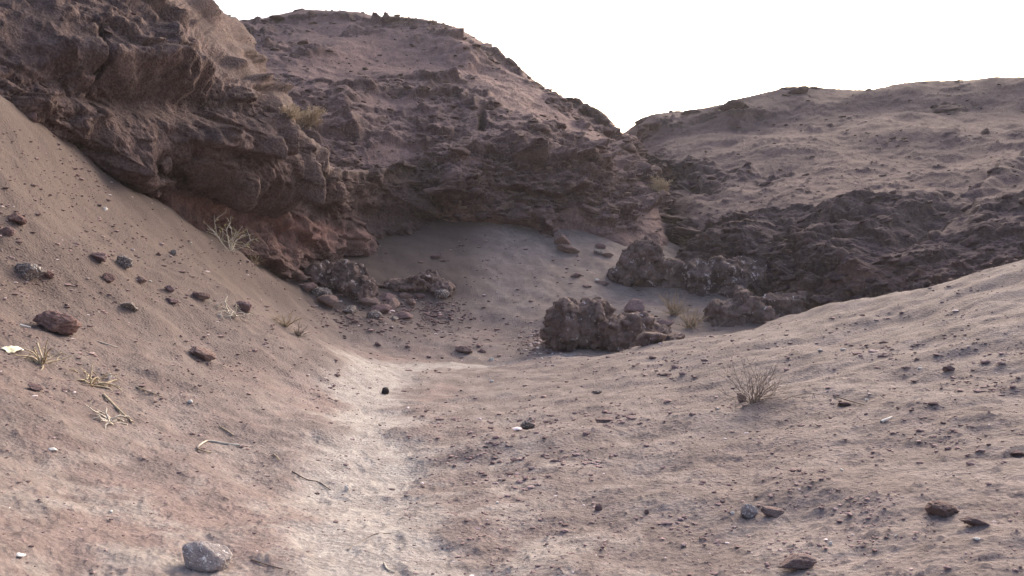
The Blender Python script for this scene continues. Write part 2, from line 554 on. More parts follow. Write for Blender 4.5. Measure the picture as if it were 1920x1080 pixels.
def sub(v, q, at, tri=None):
    used = np.unique(np.concatenate([q.ravel(), tri.ravel()]) if tri is not None else q.ravel())
    mp = np.full(len(v), -1, np.int64)
    mp[used] = np.arange(len(used))
    return v[used], mp[q], (mp[tri] if tri is not None else None), {k: a[used] for k, a in at.items()}
v_, q_, t_, a_ = sub(gv, gq[~pm_face], gat, capt)
ground = tag(obj('ground', mesh_from('ground', v_, q_, t_, True, a_), M['ground']), 'dusty pinkish brown soil sloping down from both sides', kind='structure')
v_, q_, t_, a_ = sub(gv, gq[pm_face], gat)
pathob = tag(obj('path', mesh_from('path', v_, q_, None, True, a_), M['ground']), 'pale trodden footpath running up the valley floor', kind='structure')

# ------------------------------------------------------------------ cliffs and hills: lofted sheets
def catmull(Pts, ts):
    """Pts (n, ...), ts in [0, n-1]"""
    n = len(Pts)
    i = np.clip(np.floor(ts).astype(int), 0, n - 2)
    t = (ts - i).reshape((-1,) + (1,) * (Pts.ndim - 1))
    p0 = np.where((i > 0).reshape(t.shape), Pts[np.maximum(i - 1, 0)], 2 * Pts[i] - Pts[i + 1])
    p1, p2 = Pts[i], Pts[i + 1]
    p3_ = np.where((i < n - 2).reshape(t.shape), Pts[np.minimum(i + 2, n - 1)], 2 * Pts[i + 1] - Pts[i])
    tau = 0.42
    m1, m2 = tau * (p2 - p0), tau * (p3_ - p1)
    t2, t3 = t * t, t * t * t
    return (2 * t3 - 3 * t2 + 1) * p1 + (t3 - 2 * t2 + t) * m1 + (-2 * t3 + 3 * t2) * p2 + (t3 - t2) * m2

def loft(ctrl, step=1.9, rowstep=1.9):
    """ctrl[col][row] = (px, py, Y) -> dense grid of points (rows, cols, 3)"""
    A = np.array([[P(*c) for c in colm] for colm in ctrl])        # cols, rows, 3
    S = np.array([[(c[0], c[1]) for c in colm] for colm in ctrl], float)
    S[..., 0] = np.clip(S[..., 0], -60, 1980)
    S[..., 1] = np.clip(S[..., 1], -60, 720)
    def params(lens, step):
        ts = [np.array([0.0])]
        for k, l in enumerate(lens):
            m = max(3, int(l / step))
            ts.append(k + np.arange(1, m + 1) / m)
        return np.concatenate(ts)
    lc = np.linalg.norm(np.diff(S, axis=0), axis=2).max(1)
    lr = np.linalg.norm(np.diff(S, axis=1), axis=2)
    lr = np.percentile(lr, 75, axis=0)
    tc, tr = params(lc, step), params(lr, rowstep)
    g = catmull(A, tc)                       # nc, rows, 3
    g = catmull(np.swapaxes(g, 0, 1), tr)    # nr, nc, 3
    return g, tr

def grid_normals(g):
    du = np.gradient(g, axis=1)
    dv = np.gradient(g, axis=0)
    n = np.cross(du, dv)
    n /= np.maximum(np.linalg.norm(n, axis=2, keepdims=True), 1e-9)
    return n

def seg_dist(X, Y, poly):
    d = np.full(X.shape, 1e9)
    for (ax, ay), (bx, by) in zip(poly[:-1], poly[1:]):
        vx, vy = bx - ax, by - ay
        t = np.clip(((X - ax) * vx + (Y - ay) * vy) / (vx * vx + vy * vy), 0, 1)
        d = np.minimum(d, np.hypot(X - ax - t * vx, Y - ay - t * vy))
    return d

def ledges(p, dip, period, seed, warp=0.5, sharp=0.12):
    """broken strata: each bed sticks out over an undercut, its face leaning back upwards"""
    h = p[:, 2] + p[:, 0] * dip[0] + p[:, 1] * dip[1] + fbm(p, 0.22, 3, seed) * warp * 1.6 + fbm(p, 1.1, 2, seed + 5) * warp * 0.25
    h = h / period
    li = np.floor(h)
    t = h - li
    prof = np.where(t < 1 - sharp, (1 - t / (1 - sharp)) ** 0.8, 0) * sstep(0, 0.05, t)
    key = np.stack([p[:, 0] * 0.45, p[:, 1] * 0.45, li * 3.7], 1)
    amp = sstep(-0.05, 0.35, fbm(key, 0.8, 3, seed + 9)) * (0.7 + 0.5 * fbm(key, 3.0, 2, seed + 12))
    return prof * amp

def build_hill(name, label, ctrl, mat, dip, maskf, grooves=(), bumps=(), step=1.9, rowstep=1.9, amp=1.0, fs=1.0, seed=0, redf=None, palef=None, crestfade=0.75):
    g, tr = loft(ctrl, step, rowstep)
    nr, nc = g.shape[:2]
    crest = len(ctrl[0]) - 2
    cw = np.repeat(1 - crestfade * sstep(crest - 0.9, crest - 0.1, tr), nc)
    n = grid_normals(g)
    v = g.reshape(-1, 3)
    nn = n.reshape(-1, 3)
    mid = v.mean(0)
    if (nn * (np.array([0, 0, CAMZ]) - v)).sum(1).mean() < 0:
        nn = -nn
    X, Y = to_px(v)
    q = (v * fs).astype(np.float32)
    # medium shape first
    base = fbm(v, 0.14, 3, seed + 1) * 0.5
    d = base
    for (bx_, by_, rx, ry, an, a_) in bumps:
        d = d + a_ * blob(bx_, by_, rx, ry, X + fbm(q, 0.7, 2, seed + 2) * 14, Y + fbm(q, 0.7, 2, seed + 3) * 14, an)
    mnoise = fbm(v * np.array([1, 1, 1.6]), 0.34, 4, seed + 4)
    m = maskf(X, Y) + mnoise * 0.55
    m = sstep(0.30, 0.62, m)
    L1 = ledges(q, dip, 1.9, seed + 40, 0.7)
    L2 = ledges(q, dip, 0.62, seed + 60, 0.35, 0.18)
    sq = q * np.array([1, 1, 1.8], np.float32) + (np.stack([fbm(q, 0.8, 2, seed + 80 + k) for k in range(3)], 1) * 0.35).astype(np.float32)
    f1, f2, fac, val = cells(sq, 0.75, seed + 3)
    g1, g2, gac, gval = cells(sq, 2.3, seed + 8)
    rock = 0.95 * L1 + 0.24 * L2 + fac * 0.24 + (val - 0.5) * 0.22 - 0.08 * (1 - sstep(0.0, 0.08, f2 - f1)) + gac * 0.10 + (gval - 0.5) * 0.06
    rock = rock + fbm(q, 1.3, 4, seed + 90) * 0.15 + ridged(q, 5.0, 2, seed + 95) * 0.03 + fbm(q, 5.5, 3, seed + 97) * 0.05
    steep = 0.35 + 0.65 * sstep(0.95, 0.65, nn[:, 2])
    soil = fbm(q, 0.9, 3, seed + 101) * 0.09 + np.maximum(fbm(q, 3.2, 3, seed + 105) - 0.18, 0) * 0.14 + 0.10 * L2
    dl = (m * (rock + 0.10) * amp * steep * cw + (1 - m) * soil) / fs
    dg = dl.reshape(nr, nc)
    sm = dg.copy()
    sm[1:-1, 1:-1] = (dg[1:-1, 1:-1] * 4 + 2 * (dg[:-2, 1:-1] + dg[2:, 1:-1] + dg[1:-1, :-2] + dg[1:-1, 2:]) + dg[:-2, :-2] + dg[2:, 2:] + dg[:-2, 2:] + dg[2:, :-2]) / 16
    d = d + 0.5 * (sm.ravel() + dl)
    for (poly, w, depth) in grooves:
        ds = seg_dist(X + fbm(q, 2.0, 2, seed + 6) * 5, Y, poly)
        d = d - depth * (1 - sstep(w * 0.35, w, ds))
    # keep beds pointing outwards rather than straight up
    dirv = nn * np.array([1, 1, 0.55])
    dirv /= np.linalg.norm(dirv, axis=1, keepdims=True)
    w = v + dirv * d[:, None]
    n2 = grid_normals(w.reshape(nr, nc, 3)).reshape(-1, 3)
    if (n2 * nn).sum() < 0:
        n2 = -n2
    # loose soil lies on what faces up, bare rock where it is steep
    bare = m * sstep(0.92, 0.60, n2[:, 2] + 0.10 * fbm(q, 2.0, 3, seed + 7))
    at = dict(rock=bare,
              red=np.clip(redf(X, Y) if redf else X * 0, 0, 1),
              pale=np.clip(palef(X, Y) if palef else X * 0, 0, 1))
    me = mesh_from(name, w, grid_quads(nr, nc), None, True, at)
    o = tag(obj(name, me, mat), label, kind='structure')
    return o, w, bare, n2

# --- left cliff
CA = [
    [(-700, 300, 7), (-700, 120, 7.5), (-700, 60, 8), (-700, 0, 8.3), (-700, -200, 9), (-700, -420, 11), (-700, -650, 14), (-700, -600, 30)],
    [(-300, 300, 10), (-300, 60, 10.5), (-300, 20, 11), (-300, -20, 11.3), (-300, -150, 12.5), (-300, -300, 15), (-300, -480, 19), (-300, -420, 34)],
    [(0, 330, 12.8), (0, 215, 12.9), (0, 190, 12.6), (0, 150, 12.9), (0, 60, 13.6), (0, -120, 16), (0, -320, 19.5), (60, -250, 34)],
    [(140, 420, 14.8), (145, 300, 14.8), (150, 255, 14.4), (150, 205, 14.2), (170, 110, 14.6), (190, 0, 16.3), (225, -100, 20), (300, -60, 34)],
    [(270, 490, 16.9), (270, 400, 16.9), (275, 325, 16.5), (268, 270, 15.7), (280, 180, 15.6), (310, 70, 17.2), (345, 12, 21), (440, 60, 34)],
    [(380, 500, 19.0), (375, 425, 18.7), (367, 340, 18.5), (362, 318, 17.2), (372, 250, 16.9), (395, 140, 18), (405, 84, 21.3), (480, 120, 34)],
    [(475, 520, 20.8), (465, 470, 20.5), (455, 345, 20.4), (445, 318, 19.0), (452, 265, 18.5), (470, 200, 19), (500, 200, 22), (540, 260, 34)],
    [(555, 520, 22.6), (548, 470, 22.3), (543, 368, 22.2), (538, 340, 21.2), (540, 318, 20.9), (548, 292, 21.2), (560, 272, 22.5), (590, 330, 34)],
    [(645, 500, 24.6), (638, 472, 24.4), (632, 396, 24.4), (625, 376, 23.8), (622, 358, 23.3), (618, 334, 23.1), (612, 316, 23.6), (640, 380, 34)],
    [(720, 470, 28), (712, 445, 26.6), (706, 420, 26.6), (700, 405, 26.6), (697, 380, 26.2), (694, 345, 26), (692, 322, 26.2), (710, 380, 34)],
    [(800, 450, 29.8), (795, 430, 28.6), (790, 420, 28.4), (785, 405, 28.4), (778, 370, 28.0), (770, 330, 28), (766, 298, 28.6), (780, 380, 36)],
    [(880, 470, 33), (875, 440, 33), (870, 420, 33), (865, 405, 33), (860, 370, 33), (850, 340, 33), (845, 310, 34), (850, 390, 40)],
]
def maskA(X, Y):
    m = np.full(X.shape, 0.70)
    m -= 0.35 * blob(60, 60, 90, 70, X, Y)
    m += 0.3 * blob(450, 330, 200, 110, X, Y, 0.3)
    m -= 0.6 * (Y > 360) * blob(350, 400, 120, 40, X, Y, 0.4)
    return m
def redA(X, Y):
    line = 352 + (X - 310) * 0.22
    under = sstep(-4, 10, Y - line)
    return under * (1.0 * blob(360, 385, 65, 40, X, Y) + 0.7 * blob(520, 430, 110, 60, X, Y) + 0.45 * blob(650, 440, 90, 40, X, Y)) + 0.25 * blob(620, 400, 120, 40, X, Y)
cliff, vA, rA, nA = build_hill('cliff_hill', 'brown rock cliff with an overhang and a vertical crack', CA, M['left'], (0.42, 0.05), maskA,
    grooves=[([(178, 70), (180, 92), (186, 120), (182, 160), (180, 190), (186, 207)], 6, 0.45), ([(268, 345), (300, 372), (318, 400)], 9, 0.3)],
    bumps=[(235, 315, 50, 70, -0.5, 0.75), (340, 150, 80, 24, 0.55, 0.5), (250, 125, 130, 18, 0.1, 0.35), (230, 180, 120, 26, 0.15, -0.5),
           (380, 185, 70, 22, 0.6, -0.55), (470, 240, 55, 60, 0.5, 0.55), (545, 290, 22, 70, -0.4, -0.5), (60, 205, 40, 12, 0.4, 0.3), (400, 300, 110, 35, 0.3, 0.35),
           (420, 440, 45, 35, 0.2, -0.9), (90, 60, 90, 50, 0.3, 0.3)],
    amp=1.0, fs=1.35, seed=100, crestfade=0.3, redf=redA, palef=lambda X, Y: 0.25 * blob(640, 305, 90, 14, X, Y) + 0.12)

# --- middle hill
CB = [
    [(300, 330, 30), (300, 290, 31), (305, 250, 32), (308, 220, 33), (310, 190, 35), (312, 150, 38), (314, 115, 42), (314, 95, 46), (316, 80, 50), (316, 120, 70)],
    [(400, 340, 27), (400, 300, 28), (405, 260, 29.5), (408, 220, 31), (410, 190, 33), (412, 140, 36), (414, 100, 40), (414, 72, 44), (416, 62, 48), (416, 110, 70)],
    [(480, 370, 25.5), (480, 330, 26.5), (480, 290, 28), (480, 250, 29.5), (480, 210, 32), (480, 150, 36), (480, 95, 41), (480, 50, 46), (487, 42, 49), (480, 110, 70)],
    [(580, 410, 26), (580, 355, 26), (580, 310, 26.8), (580, 270, 28), (580, 230, 30.5), (580, 160, 35.5), (580, 95, 41), (580, 45, 46.5), (580, 36, 49.5), (580, 110, 72)],
    [(690, 430, 28.5), (690, 370, 28), (690, 320, 27.8), (690, 290, 28.5), (690, 240, 31), (690, 165, 36), (690, 100, 41), (690, 50, 46.5), (690, 40, 50), (690, 110, 72)],
    [(780, 470, 30.2), (780, 430, 29.2), (780, 370, 29.2), (780, 315, 29), (785, 260, 31), (785, 180, 35.5), (785, 110, 41), (790, 55, 46), (790, 44, 50), (790, 110, 72)],
    [(850, 470, 30), (850, 425, 28.7), (850, 365, 28.6), (850, 320, 28.8), (850, 270, 30), (855, 195, 35), (860, 130, 40), (862, 85, 45), (866, 68, 49.5), (870, 130, 72)],
    [(945, 470, 30.4), (940, 425, 29.0), (935, 360, 29.0), (935, 310, 29.4), (935, 265, 30.5), (940, 210, 34.5), (945, 165, 40), (950, 140, 44), (954, 130, 48), (965, 200, 70)],
    [(1040, 490, 30.9), (1040, 438, 29.6), (1035, 370, 29.6), (1035, 320, 30), (1030, 275, 31.5), (1030, 230, 35), (1030, 200, 39), (1030, 182, 42.5), (1030, 170, 46), (1050, 240, 68)],
    [(1120, 530, 31), (1120, 465, 30.3), (1115, 400, 30), (1110, 350, 30.6), (1105, 300, 32), (1105, 265, 35), (1105, 242, 38.5), (1105, 227, 41.5), (1108, 206, 44), (1120, 290, 66)],
    [(1190, 560, 31), (1185, 490, 30.4), (1180, 430, 31), (1175, 385, 32), (1170, 340, 33.5), (1165, 300, 36), (1163, 278, 38.5), (1162, 260, 40.5), (1166, 249, 42), (1180, 330, 62)],
    [(1290, 570, 33), (1265, 500, 33.5), (1243, 440, 34.5), (1228, 395, 36), (1214, 355, 38), (1202, 318, 40), (1193, 292, 42), (1186, 274, 43.5), (1181, 264, 45), (1190, 350, 60)],
    [(1320, 590, 44), (1290, 520, 46), (1268, 470, 48), (1250, 425, 50), (1235, 390, 52), (1220, 360, 54), (1212, 340, 56), (1205, 325, 58), (1200, 315, 60), (1205, 390, 72)],
]
def maskB(X, Y):
    m = np.full(X.shape, 0.24)
    for (bx_, by_, rx, ry, an, s) in [
        (710, 172, 110, 34, 0, .6), (640, 30, 260, 17, 0, .35), (860, 78, 70, 26, .45, .8), (960, 122, 90, 20, .6, .6), (1080, 200, 120, 22, .5, .4),
        (620, 232, 70, 28, .2, .6), (740, 240, 130, 20, 0, .6), (850, 205, 60, 22, 0, .45), (905, 235, 90, 50, .2, .5), (1030, 330, 230, 110, .2, .6), (850, 375, 110, 70, 0, .6),
        (620, 280, 60, 20, .4, .5), (530, 110, 60, 18, .2, .35), (480, 50, 40, 20, 0, .4), (520, 170, 50, 60, .8, .25), (720, 60, 110, 14, 0, .5), (690, 330, 140, 40, 0, .4), (820, 150, 60, 16, .1, .35), (600, 85, 70, 12, .1, .3)]:
        m += s * blob(bx_, by_, rx, ry, X, Y, an)
    m -= 0.55 * sstep(395, 425, Y) * (X > 760) * (X < 1010)
    for (bx_, by_, rx, ry, an, s) in [(770, 105, 120, 28, .1, .5), (860, 180, 90, 14, -.1, .4), (720, 282, 90, 16, 0, .6), (880, 312, 40, 12, 0, .6), (980, 190, 70, 24, .5, .45), (560, 75, 60, 12, 0, .3), (760, 210, 60, 12, 0, .3), (1130, 360, 30, 14, .3, .4), (1080, 250, 70, 16, .5, .25)]:
        m -= s * blob(bx_, by_, rx, ry, X, Y, an)
    return m
middle, vB, rB, nB = build_hill('rocky_hill', 'tall rounded brown hill with broken rock ledges', CB, M['mid'], (0.06, -0.02), maskB,
    grooves=[([(902, 222), (904, 236)], 9, 0.7), ([(800, 315), (790, 350), (800, 380)], 16, 0.5)],
    bumps=[(850, 98, 50, 14, .45, 0.7), (850, 340, 60, 35, 0, 0.8), (650, 245, 30, 12, 0, 0.7), (1050, 300, 140, 30, .3, 0.6), (640, 195, 60, 30, 0.3, .5), (820, 345, 26, 40, 0, -0.4), (1000, 350, 60, 25, 0.1, -.4)],
    amp=1.6, rowstep=1.05, fs=1.35, seed=200, redf=lambda X, Y: 0.55 * blob(830, 400, 60, 25, X, Y) + 0.5 * blob(900, 415, 90, 14, X, Y) + 0.25 * blob(720, 110, 120, 40, X, Y), palef=lambda X, Y: 0.10 + 0.5 * blob(830, 318, 16, 8, X, Y) + 0.25 * blob(1150, 400, 60, 30, X, Y))

# --- far hill on the right
CC = [
    [(1180, 560, 44), (1170, 480, 46), (1160, 420, 48), (1150, 380, 50), (1135, 345, 53), (1120, 320, 56), (1105, 300, 60), (1090, 285, 64), (1090, 330, 90)],
    [(1250, 560, 37), (1238, 480, 39), (1226, 420, 41.5), (1218, 380, 44), (1206, 340, 47), (1192, 310, 51), (1180, 280, 55), (1168, 250, 59), (1168, 320, 88)],
    [(1330, 600, 27), (1320, 530, 28), (1308, 460, 30.5), (1298, 400, 34), (1283, 350, 38), (1265, 300, 43.5), (1250, 255, 50.5), (1232, 212, 58.5), (1240, 300, 88)],
    [(1440, 640, 24), (1440, 570, 25), (1430, 480, 27), (1420, 410, 30), (1415, 350, 35), (1400, 290, 41), (1380, 240, 49), (1360, 195, 57.5), (1370, 280, 86)],
    [(1540, 650, 22.5), (1530, 570, 23.5), (1520, 480, 25.5), (1500, 400, 29), (1490, 340, 34), (1485, 280, 40.5), (1475, 225, 48.5), (1470, 174, 56), (1470, 270, 86)],
    [(1660, 640, 21), (1660, 550, 22), (1650, 470, 24), (1640, 385, 28), (1630, 330, 33), (1625, 270, 39.5), (1620, 222, 47), (1620, 177, 55), (1620, 270, 85)],
    [(1790, 620, 20), (1790, 530, 21), (1790, 450, 23), (1785, 375, 27), (1780, 320, 32), (1780, 265, 38), (1780, 210, 46), (1780, 156, 54), (1780, 260, 84)],
    [(1930, 600, 19), (1930, 510, 20), (1930, 430, 22), (1930, 350, 26), (1925, 300, 31), (1920, 250, 37), (1920, 200, 45), (1920, 150, 52), (1920, 250, 82)],
    [(2200, 580, 17), (2200, 480, 18), (2200, 400, 20), (2200, 320, 23.5), (2200, 260, 28), (2200, 210, 34), (2200, 170, 41), (2200, 140, 48), (2200, 240, 80)],
    [(2800, 560, 13), (2800, 440, 14), (2800, 340, 16), (2800, 250, 19), (2800, 180, 23), (2800, 120, 28), (2800, 80, 34), (2800, 60, 40), (2800, 180, 70)],
]
def maskC(X, Y):
    top = np.interp(X, [1200, 1300, 1420, 1500, 1600, 1750, 1850, 1950], [440, 420, 410, 395, 385, 395, 370, 330])
    m = 0.16 + 0.78 * sstep(-12, 30, Y - top)
    for (bx_, by_, rx, ry, an, s) in [
        (1330, 325, 80, 22, .1, .5), (1270, 305, 60, 16, -.1, .4), (1390, 215, 60, 14, -.1, .5), (1300, 208, 90, 9, -.15, .5), (1450, 185, 70, 8, 0, .4), (1350, 345, 70, 20, .2, .5), (1280, 400, 60, 40, .4, .5), (1880, 320, 90, 12, -.6, .45), (1760, 395, 60, 12, -.6, .45),
        (1270, 240, 50, 10, .2, .25), (1480, 270, 50, 14, .2, .2), (1560, 320, 40, 14, 0, .3)]:
        m += s * blob(bx_, by_, rx, ry, X, Y, an)
    for (bx_, by_, rx, ry, an, s) in [(1400, 385, 80, 14, -.3, .6), (1580, 270, 140, 50, 0, .2), (1800, 430, 60, 18, -.5, .5), (1480, 440, 60, 20, -.2, .15), (1330, 440, 30, 14, -.4, .4)]:
        m -= s * blob(bx_, by_, rx, ry, X, Y, an)
    return m
right, vC, rC, nC = build_hill('bare_hill', 'far brown hill with a smooth slope above dark broken rock', CC, M['right'], (-0.36, -0.02), maskC,
    bumps=[(1380, 225, 60, 12, -.1, 0.8), (1290, 345, 60, 18, .1, -1.0), (1500, 430, 60, 20, 0, -.5), (1620, 400, 120, 14, -.25, .3), (1750, 420, 90, 18, -.6, -.7), (1850, 350, 90, 10, -.6, .4), (1560, 500, 100, 30, 0, .6), (1400, 470, 60, 30, 0, .5)],
    amp=1.7, rowstep=1.05, fs=1.3, seed=300, redf=lambda X, Y: 0.5 * blob(1680, 530, 120, 20, X, Y, -.15) + 0.3 * blob(1500, 560, 80, 20, X, Y), palef=lambda X, Y: 0.08 + 0 * X)

# ------------------------------------------------------------------ where things stand: nearest visible terrain vertex for a direction
vn = []
for me_o in (ground, pathob):
    m_ = me_o.data
    a = np.empty(len(m_.vertices) * 3, np.float32)
    m_.vertices.foreach_get('co', a)
    b = np.empty(len(m_.vertices) * 3, np.float32)
    m_.vertex_normals.foreach_get('vector', b)
    vn.append((a.reshape(-1, 3), b.reshape(-1, 3)))
GV = np.concatenate([a for a, b in vn])
GN = np.concatenate([b for a, b in vn])
CELL = 5
def zindex(V):
    X, Y = to_px(V)
    ok = (V[:, 1] > 1) & (X > -240) & (X < 2160) & (Y > -100) & (Y < 1260)
    idx = np.nonzero(ok)[0]
    cx = ((X[idx] + 240) // CELL).astype(int)
    cy = ((Y[idx] + 100) // CELL).astype(int)
    key = cy * 600 + cx
    o = np.lexsort((V[idx, 1], key))
    k2 = key[o]
    first = np.concatenate([[True], k2[1:] != k2[:-1]])
    d = np.full(600 * 300, -1)
    d[k2[first]] = idx[o][first]
    return d
ZG = zindex(GV)
AV = np.concatenate([GV, vA, vB, vC]).astype(np.float32)
AN = np.concatenate([GN, nA, nB, nC]).astype(np.float32)
ZA = zindex(AV)
def hit(px, py, only_ground=True):
    Z, V, N = (ZG, GV, GN) if only_ground else (ZA, AV, AN)
    cx, cy = int((px + 240) // CELL), int((py + 100) // CELL)
    for r in range(0, 6):
        best, bi = 1e9, -1
        for a in range(max(cy - r, 0), min(cy + r + 1, 300)):
            for b in range(max(cx - r, 0), min(cx + r + 1, 600)):
                i = Z[a * 600 + b]
                if i >= 0:
                    v = V[i]
                    d = (960 + v[0] / v[1] * F - px) ** 2 + (540 - (v[2] - CAMZ) / v[1] * F - py) ** 2
                    if d < best:
                        best, bi = d, i
        if bi >= 0:
            # slide from the vertex to the wanted direction inside its own tangent plane
            v, n = V[bi].astype(float), N[bi].astype(float)
            dr = P(px, py, 1.0) - np.array([0, 0, CAMZ])
            o = np.array([0, 0, CAMZ])
            den = dr @ n
            if only_ground and abs(den) > 0.03:
                t = ((v - o) @ n) / den
                q = o + dr * t
                if np.linalg.norm(q - v) < 0.5:
                    return q, n
            return v, n
    return None

# ------------------------------------------------------------------ rocks
def ico(sub):
    t = (1 + 5 ** .5) / 2
    v = [(-1, t, 0), (1, t, 0), (-1, -t, 0), (1, -t, 0), (0, -1, t), (0, 1, t), (0, -1, -t), (0, 1, -t), (t, 0, -1), (t, 0, 1), (-t, 0, -1), (-t, 0, 1)]
    f = [(0, 11, 5), (0, 5, 1), (0, 1, 7), (0, 7, 10), (0, 10, 11), (1, 5, 9), (5, 11, 4), (11, 10, 2), (10, 7, 6), (7, 1, 8), (3, 9, 4), (3, 4, 2), (3, 2, 6), (3, 6, 8), (3, 8, 9), (4, 9, 5), (2, 4, 11), (6, 2, 10), (8, 6, 7), (9, 8, 1)]
    v = np.array(v, float)
    v /= np.linalg.norm(v, axis=1, keepdims=True)
    f = np.array(f)
    for _ in range(sub):
        e = np.sort(np.concatenate([f[:, [0, 1]], f[:, [1, 2]], f[:, [2, 0]]]), axis=1)
        u, inv = np.unique(e, axis=0, return_inverse=True)
        inv = inv.ravel()
        mid = v[u].mean(1)
        mid /= np.linalg.norm(mid, axis=1, keepdims=True)
        m = len(v) + inv.reshape(3, -1)
        v = np.vstack([v, mid])
        f = np.concatenate([np.stack([f[:, 0], m[0], m[2]], 1), np.stack([f[:, 1], m[1], m[0]], 1), np.stack([f[:, 2], m[2], m[1]], 1), np.stack([m[0], m[1], m[2]], 1)])
    return v, f
ICO = {k: ico(k) for k in range(0, 7)}

def rock_shape(seed, sub=3, cuts=14, soft=0.025, rough=0.10, rf=2.0, pits=0.0, lo=0.5):
    g = np.random.default_rng(seed)
    d, f = ICO[sub]
    n = g.normal(size=(cuts, 3))
    n /= np.linalg.norm(n, axis=1, keepdims=True)
    off = g.uniform(lo, 1.0, cuts)
    dt = d @ n.T
    r = np.where(dt > 0.05, off[None] / np.maximum(dt, 0.05), 9)
    r = np.minimum(r, 1.25)
    rs = -soft * np.log(np.exp(-r / soft).sum(1) + math.exp(-1.15 / soft))
    v = d * rs[:, None]
    q = v + seed * 3.17
    k = fbm(q, rf, 4, seed) * rough
    if pits:
        f1, f2, fac, val = cells(q, rf * 1.6, seed)
        k = k + fac * pits - pits * 0.5 * (1 - sstep(0, 0.12, f2 - f1)) + ridged(q, rf * 3, 2, seed) * pits * 0.15
    v = v * (1 + k)[:, None]
    v = v / np.abs(v).max(0)
    return v, f

def rock_mesh(name, seed, **kw):
    v, f = rock_shape(seed, **kw)
    return mesh_from(name, v, None, f, True)

def align(n, yaw, amount=1.0):
    z = Vector((0, 0, 1)).lerp(Vector(n), amount).normalized()
    return (z.to_track_quat('Z', 'Y') @ Euler((0, 0, yaw)).to_quaternion()).to_euler()

def place_rock(name, px, py, w, h, mat, seed, label=None, cat=None, group=None, yaw=None, tilt=0.0, depth=0.8, ground_only=True, parent=None, me=None, sink=0.22, **kw):
    """(px, py) is where the rock meets the soil below its middle; w and h its seen size in photo pixels"""
    ht = hit(px, py, ground_only)
    if ht is None:
        return None
    p, n = ht
    s = p[1] / F
    sx, sz, sy = w * s / 2, h * s / 2 * 1.12, w * s / 2 * depth
    if me is None:
        kw.setdefault('sub', 4 if w > 60 else 3)
        me = rock_mesh(name, seed, **kw)
    g = np.random.default_rng(seed + 5)
    o = obj(name, me, M[mat] if isinstance(mat, str) else mat, parent)
    o.location = (p[0], p[1] + sy * 0.4, p[2] + sz * (1 - 2 * sink))
    o.rotation_euler = (g.uniform(-.12, .12), tilt, (yaw if yaw is not None else g.uniform(-.5, .5)))
    o.scale = (sx, sy, sz)
    if label:
        tag(o, label, cat, group)
    return o

